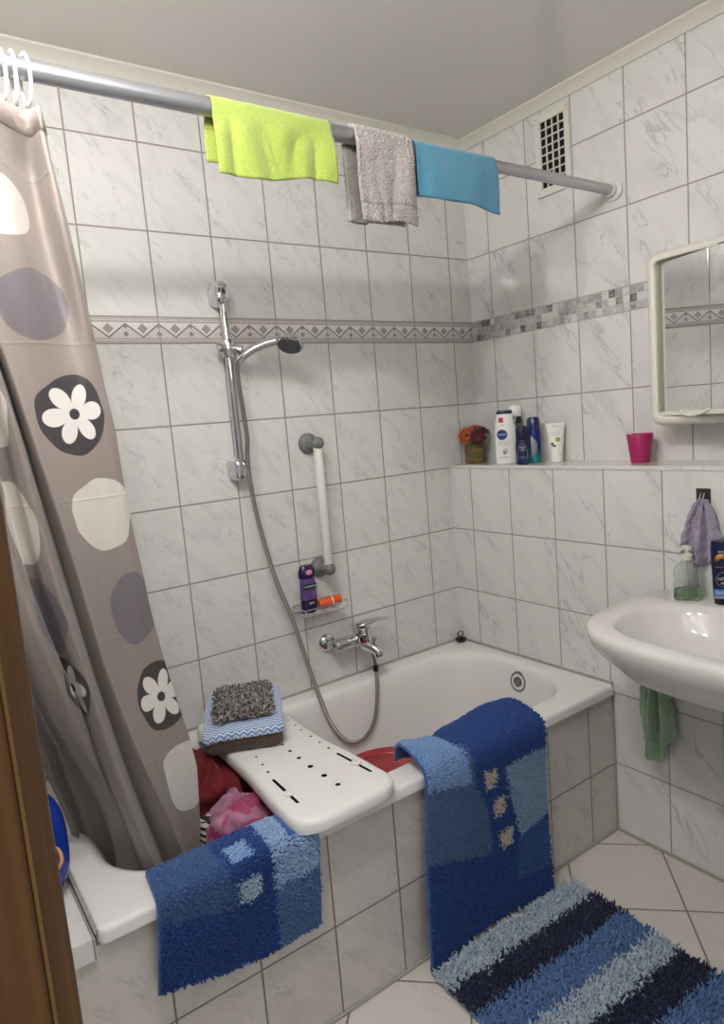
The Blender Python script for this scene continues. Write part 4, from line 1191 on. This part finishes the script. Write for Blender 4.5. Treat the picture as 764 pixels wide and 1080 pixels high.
# wording faces roughly towards the room (-X,-Y)
FR = math.radians(-48)
M_navy = simple('navy_plastic', '141c44', .28); M_badge = simple('badge_blue', '17307a', .35)
M_redp = simple('red_print', 'b02838', .5); M_grn = simple('green_print', '4e8a52', .5); M_gprint = simple('grey_print', '7e8a86', .5)
def frame(cx_, cy_, rot): return Matrix.Translation((cx_, cy_, 0)) @ Matrix.Rotation(rot, 4, 'Z')
def disc(mt, x, y, z, r, h=.0006, sx=1., sy=1., n=28):
    mb = MB(); mb.lathe([(r, -h), (r, h)], n, sx=sx, sy=sy, mat=mt @ Matrix.Translation((x, y, z)) @ Matrix.Rotation(PI/2, 4, 'X')); return mb
lo = thing('lotion_bottle', 'tall white body lotion bottle with a round blue badge on the shelf', 'bottle', (.055, -.262, ZL))
mt = frame(.055, -.262, FR)
mb = MB(); mb.lathe([(.034, ZL), (.039, ZL+.003), (.040, ZL+.02), (.0405, ZL+.10), (.039, ZL+.135), (.034, ZL+.165), (.030, ZL+.185), (.029, ZL+.19)], 40, sy=.52, mat=mt); lb = mb.build('bottle_body', simple('white_gloss_plastic', 'ece9e6', .22), lo)
mb = MB(); mb.lathe([(.029, ZL+.1895), (.0305, ZL+.191), (.0305, ZL+.198), (.026, ZL+.203)], 36, sy=.55, mat=mt); mb.build('flip_cap', simple('dark_blue_cap', '1a2346', .3), lo)
b_ = disc(mt, -.012, -.0208, ZL+.112, .0195, .0008).build('badge', M_badge, lo)
lettering('brand_print', 'NIVEA', .0105, M_wprint, mt @ Matrix.Translation((-.012, -.0218, ZL+.112)) @ MX, b_)
mb = MB(); mb.box((-.022, -.0185, ZL+.158), (-.005, -.0165, ZL+.176), .0004, mat=mt); mb.build('red_flag_print', M_redp, lo)
for i, (tx, z, sz, m_) in enumerate((('48h', .149, .008, M_gprint), ('Aloe Vera', .083, .0085, M_gprint), ('BODY LOTION', .074, .0062, M_gprint), ('Hydration', .027, .0085, M_gprint))):
    lettering('label_print', tx, sz, m_, mt @ Matrix.Translation((-.009, -.0214 if z < .14 else -.0192, ZL+z)) @ MX, lo)
mb = MB()
for k, (x, l) in enumerate(((0, .022), (.004, .018), (-.003, .014))):
    mb.tube([(-.006+x, -.0212, ZL+.038), (-.004+x*1.6, -.0216, ZL+.048), (-.002+x*1.5, -.0212, ZL+.038+l+.004)], [.0022, .0018, .0005], 8, mat=mt)
mb.build('leaf_print', M_grn, lo)
# spray can with white cap behind the lotion
sc_ = thing('spray_can', 'black spray can with a white cap standing behind the lotion bottle', 'spray can', (.13, -.248, ZL))
mt = frame(.13, -.248, FR)
mb = MB(); mb.lathe([(.024, ZL), (.0255, ZL+.002), (.0255, ZL+.172), (.022, ZL+.180)], 32, mat=mt); mb.build('can_body', simple('black_can', '131316', .25), sc_)
mb = MB(); mb.lathe([(.0235, ZL+.176), (.0245, ZL+.18), (.0245, ZL+.208), (.018, ZL+.219), (.008, ZL+.222)], 32, mat=mt); mb.build('spray_cap', M_plwhite, sc_)
lettering('label_print', 'NIVEA', .011, M_gprint, mt @ Matrix.Translation((.006, -.0258, ZL+.145)) @ MX, sc_)
# roll-on
ro = thing('roll_on_deodorant', 'short navy roll-on deodorant in front on the shelf edge', 'deodorant', (.034, -.362, ZL))
mt = frame(.034, -.362, FR)
mb = MB(); mb.lathe([(.020, ZL), (.024, ZL+.004), (.0245, ZL+.05), (.0245, ZL+.08), (.0225, ZL+.09)], 32, sy=.75, mat=mt); mb.build('bottle_body', M_navy, ro)
mb = MB(); mb.lathe([(.0215, ZL+.0895), (.0225, ZL+.091), (.0215, ZL+.128), (.0195, ZL+.139), (.012, ZL+.143)], 32, sy=.85, mat=mt); mb.build('cap', simple('dark_navy_cap', '0f1636', .35), ro)
mb = MB(); mb.torus((0, 0, 0), .0135, .0008, 'Z', 28, 6, mat=mt @ Matrix.Translation((0, -.0186, ZL+.062)) @ MX); b_ = mb.build('badge', simple('silver_print', '8d94ac', .35, .4), ro)
lettering('brand_print', 'NIVEA', .0072, M_wprint, mt @ Matrix.Translation((0, -.0188, ZL+.064)) @ MX, b_)
lettering('label_print', 'MEN', .0066, M_wprint, mt @ Matrix.Translation((0, -.0188, ZL+.056)) @ MX, b_)
lettering('label_print', 'COOL', .0095, simple('pale_blue_print', '6a93d0', .4), mt @ Matrix.Translation((0, -.0188, ZL+.026)) @ MX, ro)
for sx_ in (-.0185, .0165):
    mb = MB(); mb.box((sx_, -.0150, ZL+.014), (sx_+.002, -.0128, ZL+.055), .0004, mat=mt); mb.build('side_print', simple('silver_print_bars', '76809c', .4), ro)
# tall blue spray
ds = thing('deodorant_spray', 'tall blue deodorant spray with a teal and silver label on the shelf', 'deodorant', (.10, -.362, ZL))
mt = frame(.10, -.362, FR)
def deo_mat():
    N = NT('blue_teal_can'); sp = N.n('ShaderNodeSeparateXYZ'); N.L.new(N.obj(), sp.inputs[0])
    z = N.math('SUBTRACT', sp.outputs[2], ZL)
    c = N.mix(N.ramp(z, .02, .06), '1f7a80', '1c2f6e'); N.color(c); N.set(Roughness=.22, Metallic=.15); return N.m
mb = MB(); mb.lathe([(.022, ZL), (.0245, ZL+.002), (.0245, ZL+.118), (.0235, ZL+.124)], 32, mat=mt); mb.build('can_body', deo_mat(), ds)
mb = MB(); mb.lathe([(.0225, ZL+.1235), (.024, ZL+.125), (.0235, ZL+.158), (.020, ZL+.168), (.012, ZL+.170)], 32, mat=mt); mb.build('cap', simple('blue_cap', '1b2658', .3), ds)
mb = MB()
V = []; nn = 10
for k in range(nn+1):
    a = math.radians(-80+55*k/nn); x, y = .0250*math.sin(a+math.radians(50)), -.0250*math.cos(a+math.radians(50))
    V += [(x, y, ZL+.018+.0022*k), (x, y, ZL+.105-.003*k)]
mb.add(V, [[2*k, 2*k+2, 2*k+3, 2*k+1] for k in range(nn)], mat=mt)
o = mb.build('silver_label', simple('silver_label', 'a9b0bd', .35, .3), ds, fix=False); sm = o.modifiers.new('thickness', 'SOLIDIFY'); sm.thickness = .0006
# hand cream tube standing on its cap
tb = thing('cream_tube', 'white cream tube with a green print standing on its cap on the shelf', 'tube', (.125, -.442, ZL))
mt = frame(.125, -.442, FR)
rings = []
for t in [k/12 for k in range(13)]:
    z = ZL+.030+.112*t; hx = .024+.010*t; hy = .0215*(1-t)+.0016
    rings.append([(hx*math.cos(a), hy*math.sin(a), z) for a in [2*PI*q/32 for q in range(32)]])
mb = MB(); mb.loft(rings, mat=mt); mb.build('tube_body', simple('cream_white_plastic', 'e6e4d8', .35), tb)
mb = MB(); mb.lathe([(.0235, ZL), (.0245, ZL+.001), (.024, ZL+.029), (.0225, ZL+.031)], 32, mat=mt); mb.build('tube_cap', M_plwhite, tb)
disc(mt, .007, -.0148, ZL+.082, .0085, .0022, n=20).build('green_print', simple('lime_print', '7fa84c', .5), tb)
disc(mt, -.013, -.0152, ZL+.066, .006, .0022, n=18).build('brown_print', simple('olive_brown_print', '6d5a2e', .5), tb)
disc(mt, -.006, -.0175, ZL+.059, .006, .0018, sy=.5, n=18).build('dark_print', M_blackgl, tb)
for tx, z, s_ in (('naturel', .131, .0085), ('Hand Creme', .108, .0065), ('Aloe Vera', .099, .006)):
    lettering('label_print', tx, s_, simple('sage_print', '8fa37c', .5), mt @ Matrix.Translation((0, -.0215+.0215*(z-.03)/.112*.86-.0022, ZL+z)) @ Matrix.Rotation(math.radians(-10), 4, 'X') @ MX, tb)
# pink cup with a toothbrush
cup = thing('tooth_mug', 'magenta pink plastic tumbler on the shelf below the mirror cabinet', 'tumbler', (.10, -.797, ZL))
mb = MB(); mb.smooth = 40
mb.lathe([(.0, ZL), (.028, ZL), (.0295, ZL+.002), (.041, ZL+.0915), (.0405, ZL+.0925), (.0395, ZL+.0915), (.0275, ZL+.004), (.0, ZL+.004)], 44, mat=Matrix.Translation((.10, -.797, 0)), cap0=False, cap1=False)
N = NT('translucent_pink_plastic'); N.color(N.mix(N.noise(N.obj(), 20, 2), 'a81f5c', 'b42666')); N.set(Roughness=.3, Transmission_Weight=.12)
mb.build('tumbler_body', N.m, cup)
tbh = thing('toothbrush', 'clear plastic toothbrush leaning in the pink tumbler', 'toothbrush', (.10, -.79, ZL+.006))
A, B = Vector((.108, -.815, ZL+.010)), Vector((.088, -.722, ZL+.160))
mb = MB(); pts = [A.lerp(B, t) for t in (0, .1, .3, .5, .7, .85, 1)]
mb.tube(pts, [.003, .0045, .0055, .0045, .0032, .0036, .003], 12); mb.build('handle', simple('clear_acrylic', 'e4e8ea', .12, Transmission_Weight=.2, IOR=1.3), tbh)
d_ = (B-A).normalized(); sd = Vector((-.5, -.5, 0)); sd = (sd-d_*sd.dot(d_)).normalized()
mb = MB()
for k in range(9):
    for j in (-1, 0, 1):
        p = A.lerp(B, .86+.0165*k)+d_.cross(sd)*.0025*j; mb.tube([p+sd*.002, p+sd*.013], .0012, 6)
mb.build('bristles', simple('white_bristles', 'ecebea', .7), tbh)

# ------------------------------------------------------------------ hook with washcloth
hk = thing('adhesive_hook', 'square dark metal adhesive hook on the lower right wall', 'hook', (0, -1.056, 1.18))
mb = MB(); mb.box((-.003, -1.077, 1.159), (-.0004, -1.035, 1.202), .0015); mb.build('plate', simple('dark_steel', '5a5856', .3, .8), hk)
mb = MB(); mb.tube(crom([(-.003, -1.053, 1.190), (-.010, -1.053, 1.186), (-.017, -1.053, 1.172), (-.017, -1.053, 1.163), (-.011, -1.053, 1.160), (-.008, -1.053, 1.166)], 6), .0022, 10)
mb.tube(crom([(-.003, -1.062, 1.190), (-.010, -1.062, 1.186), (-.017, -1.062, 1.172), (-.017, -1.062, 1.163), (-.011, -1.062, 1.160), (-.008, -1.062, 1.166)], 6), .0022, 10); mb.build('prongs', M_chrome, hk)
M_lil = cloth('lilac_towelling', '9d93a8', 'b3a9bb', bscale=260, bump=1., vscale=160)
def hung(cx_, cy_, ztop_, wtop, wbot, L, ddep, seed, left=.0, right=.0, nf=3.0, point=.04, xo=0., spread=.8, rg=.0015):
    def P(u, v):
        k = sstep(0, 1, v**spread); hw = (wtop+(wbot-wtop)*k)/2
        y = cy_+ (0.5-u)*2*hw + left*v
        f = math.sin((u*nf+seed)*2*PI); f2 = math.sin((u*nf*2.3+seed*2)*2*PI+v*2)
        x = cx_-abs(ddep*(.35+.65*k)*(.5+.5*f)+.25*ddep*f2)*1.0-xo*k
        z = ztop_-L*v-point*v*(1-abs(2*u-1))*1.0+.006*math.sin(u*9+seed)*v
        return (x-abs(rg*2*nz(u*14, v*14, seed)), y+rg*nz(u*3, v*9, seed+5)*2, z)
    return P
PW = hung(-.008, -1.062, 1.172, .022, .118, .165, .034, .3, left=.004, nf=2.2, point=.02, spread=.5, rg=.003)
o = sheet('wash_cloth', PW, 50, 50, .005, M_lil, None, off=1)
tag(o, 'lilac terry washcloth hanging from the dark hook behind the dispenser', 'washcloth')
M_grt = cloth('green_towelling', '96b390', 'a9c2a1', bscale=260, bump=1., vscale=160)
gh = thing('towel_hook', 'small white hook under the washbasin that carries the green towel', 'hook', (0, -.905, .66))
mb = MB(); mb.box((-.004, -.918, .64), (-.0004, -.892, .69), .0015); mb.build('plate', M_plwhite, gh)
mb = MB(); mb.tube(crom([(-.004, -.905, .675), (-.016, -.905, .668), (-.024, -.905, .652), (-.019, -.905, .643), (-.013, -.905, .65)], 6), .0025, 10); mb.build('prong', M_plwhite, gh)
PT = hung(-.012, -.902, .652, .066, .122, .225, .055, .62, left=-.010, nf=1.9, point=.095, spread=.6, rg=.0025)
o = sheet('hand_towel', PT, 60, 60, .005, M_grt, None, off=1)
tag(o, 'small green terry towel hanging on the wall below the washbasin', 'towel')

# ------------------------------------------------------------------ washbasin
wb = thing('washbasin', 'white ceramic washbasin on the right wall, cut off by the photo edge', 'washbasin', (0, -1.24, .87))
SYC = -1.245
def dring(depth, hw, z, n=72, nb=9., nf=3.0, slope=0.):
    out = []
    for k in range(n):
        a = 2*PI*k/n; c_, s_ = math.cos(a), math.sin(a)
        e = nb if c_ > 0 else nf
        r = (abs(c_)**e+abs(s_)**e)**(-1/e)
        x = -depth/2+depth/2*r*c_; x = min(x, -.0006)
        out.append((x, SYC+hw*r*s_, z+slope*(x)))
    return out
def ering(xc, hx, hw, z, n=72, e=2.7, slope=0.):
    out = []
    for k in range(n):
        a = 2*PI*k/n; c_, s_ = math.cos(a), math.sin(a); r = (abs(c_)**e+abs(s_)**e)**(-1/e)
        x = xc+hx*r*c_; out.append((x, SYC+hw*r*s_, z+slope*x))
    return out
mb = MB(); mb.smooth = 60; sl = .03
rings = [dring(.20, .09, .675), dring(.26, .15, .68), dring(.33, .215, .702), dring(.39, .275, .735), dring(.435, .315, .785), dring(.462, .34, .83, slope=sl), dring(.472, .3475, .858, slope=sl), dring(.475, .35, .872, slope=sl), dring(.472, .348, .882, slope=sl), dring(.464, .342, .8875, slope=sl)]
rings += [ering(-.255, .182, .285, .888, slope=sl), ering(-.255, .178, .281, .887, slope=sl), ering(-.255, .170, .273, .880, slope=sl), ering(-.255, .160, .262, .862, slope=sl), ering(-.255, .145, .235, .82), ering(-.25, .115, .18, .775), ering(-.245, .06, .09, .755), ering(-.245, .022, .022, .75)]
mb.loft(rings); mb.build('basin', M_ceram, wb)
mb = MB(); mb.lathe([(.0, .7525), (.018, .7525), (.021, .7515), (.0215, .750)], 28, mat=Matrix.Translation((-.245, SYC, 0)), cap0=False); mb.build('drain', M_chrome, wb)
# trap of the basin stands just outside the frame on the right
mb = MB(); mb.tube([(-.245, SYC, .66), (-.245, SYC, .50), (-.20, SYC, .47), (-.12, SYC, .48), (-.1, SYC, .52), (-.002, SYC, .52)], .017, 18); mb.build('drain_trap', M_chrome, wb)
ZK = .886
# soap dispenser
sd_ = thing('soap_dispenser', 'clear pump soap dispenser with a little green soap on the washbasin', 'soap dispenser', (-.062, -1.035, ZK))
DXc, DYc = -.062, -1.037
mt = frame(DXc, DYc, math.radians(-52))
mb = MB(); mb.smooth = 50
outer = [(.034, ZK+.0008), (.0375, ZK+.004), (.038, ZK+.02), (.0365, ZK+.045), (.034, ZK+.06), (.036, ZK+.075), (.036, ZK+.085), (.030, ZK+.100), (.018, ZK+.110), (.0135, ZK+.113), (.0135, ZK+.118)]
inner = [(r-.0018, z+(.002 if i == 0 else 0)) for i, (r, z) in enumerate(outer)][::-1]
mb.lathe(outer+inner, 40, sy=.66, mat=mt); mb.build('bottle_body', glass('clear_pet', 'f0f5f2', .03, 1.4), sd_)
mb = MB(); mb.lathe([(.0315, ZK+.0032), (.0353, ZK+.0055), (.0358, ZK+.02), (.0352, ZK+.033)], 40, sy=.645, mat=mt); mb.build('liquid_soap', glass('green_soap', 'c4eac0', .05, 1.33), sd_)
M_pump = simple('milky_pump_plastic', 'dcd8cc', .4)
mb = MB(); mb.lathe([(.0145, ZK+.117), (.0155, ZK+.118), (.0155, ZK+.133), (.012, ZK+.135), (.007, ZK+.137), (.007, ZK+.145), (.014, ZK+.147), (.015, ZK+.152), (.013, ZK+.157), (.005, ZK+.159)], 28, mat=mt)
mb.tube([mt @ Vector((0, 0, ZK+.151)), mt @ Vector((-.012, -.012, ZK+.152)), mt @ Vector((-.022, -.020, ZK+.148))], [.006, .005, .0035], 12)
mb.build('pump_head', M_pump, sd_)
mb = MB(); mb.tube([mt @ Vector((0, 0, ZK+.118)), mt @ Vector((.002, 0, ZK+.06)), mt @ Vector((.004, 0, ZK+.007))], .0025, 10); mb.build('dip_tube', M_pump, sd_)
# dark blue shower gel
sg = thing('shower_gel', 'navy blue shower gel bottle at the right photo edge on the washbasin', 'bottle', (-.045, -1.135, ZK))
mt = frame(-.045, -1.137, math.radians(-60))
mb = MB(); mb.smooth = 45
rings = []
for t in [k/14 for k in range(15)]:
    z = ZK+.016+.162*t; hx = interp(t, [0, .15, .5, .9, 1], [.030, .0315, .034, .0365, .035]); hy = interp(t, [0, .2, .8, 1], [.018, .020, .019, .014])
    rings.append([(hx*(1 if c_ >= 0 else -1)*abs(c_)**.7, hy*(1 if s_ >= 0 else -1)*abs(s_)**.9, z) for c_, s_ in [(math.cos(2*PI*q/36), math.sin(2*PI*q/36)) for q in range(36)]])
mb.loft(rings, mat=mt); mb.build('bottle_body', simple('navy_gloss', '10193a', .22), sg)
mb = MB(); mb.lathe([(.026, ZK+.0006), (.028, ZK+.002), (.0285, ZK+.0165)], 32, sy=.66, mat=mt); mb.build('cap', M_blackgl, sg)
mb = MB(); mb.box((-.029, -.0212, ZK+.020), (.029, -.0185, ZK+.027), .0006, mat=mt); mb.build('grey_stripe', simple('grey_label_stripe', '8b8f96', .4), sg)
mb = MB(); mb.box((-.030, -.0216, ZK+.027), (.030, -.0188, ZK+.047), .0006, mat=mt); bl = mb.build('blue_stripe', simple('light_blue_label', '3f74c2', .4), sg)
lettering('label_print', '3in1', .014, M_wprint, mt @ Matrix.Translation((-.014, -.0219, ZK+.037)) @ MX, bl)
mb = MB(); mb.torus((0, 0, 0), .0215, .0007, 'Z', 32, 6, mat=mt @ Matrix.Translation((-.002, -.0208, ZK+.074)) @ MX); bg_ = mb.build('badge', simple('silver_ring_print', '9aa0b0', .35, .4), sg)
lettering('brand_print', 'NIVEA', .0125, M_wprint, mt @ Matrix.Translation((-.002, -.0212, ZK+.076)) @ MX, bg_)
lettering('label_print', 'MEN', .0105, M_wprint, mt @ Matrix.Translation((-.002, -.0212, ZK+.063)) @ MX, bg_)
mb = MB(); mb.box((-.026, -.0206, ZK+.107), (.026, -.0192, ZK+.110), .0004, mat=mt); mb.build('red_line_print', simple('rust_print', '8c3a2c', .4), sg)
mb = MB()
for k, r in enumerate((.016, .012, .008)):
    mb.tube([(-.010+r*math.cos(a), -.0205-.0005*k, ZK+.128+r*math.sin(a)) for a in [math.radians(20+170*q/14) for q in range(15)]], [.0005+.0022*math.sin(PI*q/14) for q in range(15)], 8, mat=mt)
mb.build('gold_swirl_print', simple('gold_print', 'c98a3a', .35, .3), sg)
lettering('label_print', 'ENERGY', .0075, M_wprint, mt @ Matrix.Translation((-.004, -.0202, ZK+.152)) @ MX, sg)

# ------------------------------------------------------------------ blue bottle on the tub ledge, beside the door frame
bb = thing('detergent_bottle', 'glossy blue plastic bottle on the tiled ledge, half hidden by the door frame', 'bottle', (-1.80, -.55, .517))
mb = MB(); mb.smooth = 50
rings = []
bz = .5178
for t in [k/22 for k in range(23)]:
    z = bz+.285*t
    hx = .122*(1-abs(2*t-.86)**3.2*.55) if t < .96 else .075
    hy = .05*(1-abs(2*t-.95)**5*.5)
    rings.append([(-1.808+hx*(1 if c_ >= 0 else -1)*abs(c_)**.75, -.55+hy*(1 if s_ >= 0 else -1)*abs(s_)**.75, z) for c_, s_ in [(math.cos(2*PI*q/40), math.sin(2*PI*q/40)) for q in range(40)]])
mb.loft(rings); mb.build('bottle_body', simple('glossy_blue_plastic', '12308f', .18), bb)
mb = MB(); mb.lathe([(.03, bz+.283), (.031, bz+.29), (.030, bz+.32), (.024, bz+.325)], 28, mat=Matrix.Translation((-1.83, -.55, 0))); mb.build('screw_cap', simple('blue_cap_plastic', '0e2470', .3), bb)
mb = MB(); mb.tube(crom([(-1.722, -.598, .595), (-1.711, -.598, .615), (-1.711, -.598, .635), (-1.716, -.598, .65)], 6), [.0015+.0028*math.sin(PI*i/18) for i in range(19)], 10); mb.build('label_swoosh', simple('orange_yellow_print', 'd79a6a', .4), bb)

# ------------------------------------------------------------------ lamp: ceiling bar with two shaded spots (above the door side, outside the frame)
lp = thing('ceiling_lamp', 'two-spot ceiling lamp bar above the door side of the room', 'ceiling lamp', (-1.66, -1.21, ZC))
mb = MB(); mb.box((-.26, -.03, ZC-.022), (.26, .03, ZC-.0005), .006, mat=Matrix.Translation((-1.66, -1.21, 0)) @ Matrix.Rotation(math.radians(108), 4, 'Z')); mb.build('lamp_bar', M_plwhite, lp)
LAMPS = [(-1.61, -1.38, 2.33), (-1.71, -1.04, 2.33)]
M_shade = simple('white_lamp_shade', 'dcdad5', .5)
for x, y, z in LAMPS:
    mb = MB(); mb.smooth = 40
    mb.cyl((x, y, z+.10), (x, y, ZC-.02), .008, 14, .001)
    mb.lathe([(.030, z+.105), (.052, z+.09), (.085, z+.048), (.083, z+.048), (.050, z+.086), (.0, z+.10)], 32, mat=Matrix.Translation((x, y, 0)), cap1=False); mb.build('shade', M_shade, lp)

def light(name, loc, e, r, col):
    l = bpy.data.lights.new(name, 'POINT'); l.energy = e; l.shadow_soft_size = r; l.color = col
    o = bpy.data.objects.new(name, l); COL.objects.link(o); o.location = loc; return o
for i, (x, y, z) in enumerate(LAMPS):
    light('lamp_bulb', (x, y, z+.03), (28, 16)[i], .028, (1, .982, .957))

# ------------------------------------------------------------------ world, camera
w = bpy.data.worlds.new('World'); S.world = w; w.use_nodes = True
bgn = w.node_tree.nodes['Background']; bgn.inputs[0].default_value = (.92, .95, 1, 1); bgn.inputs[1].default_value = .42
# added fill from the hallway side behind the camera, no known lamp there
l = bpy.data.lights.new('hall_fill', 'AREA'); l.energy = 6; l.size = .9; l.color = (1, .96, .92)
o = bpy.data.objects.new('hall_fill', l); COL.objects.link(o); o.location = (-1.5, -2.9, 2.3)
o.rotation_euler = (Vector((-.9, -.6, .7))-o.location).to_track_quat('-Z', 'Y').to_euler()

cam = bpy.data.cameras.new('camera'); co_ = bpy.data.objects.new('camera', cam); COL.objects.link(co_)
yaw, pit, rol = .6065, -.1312, -.0845
f = Vector((math.sin(yaw)*math.cos(pit), math.cos(yaw)*math.cos(pit), math.sin(pit)))
rt = Vector((math.cos(yaw), -math.sin(yaw), 0)); up = rt.cross(f)
c_, s_ = math.cos(rol), math.sin(rol)
r2 = rt*c_+up*s_; u2 = -rt*s_+up*c_
m = Matrix((r2, u2, -f)).transposed().to_4x4(); m.translation = Vector((-1.8969, -2.0744, 1.4702))
co_.matrix_world = m
cam.sensor_fit = 'VERTICAL'; cam.sensor_height = 24; cam.lens = 24*715.43/1080; cam.clip_start = .02
S.camera = co_
S.view_settings.view_transform = 'Standard'; S.view_settings.look = 'None'; S.view_settings.gamma = 1
S.view_settings.use_curve_mapping = False
S.view_settings.exposure = 0.03
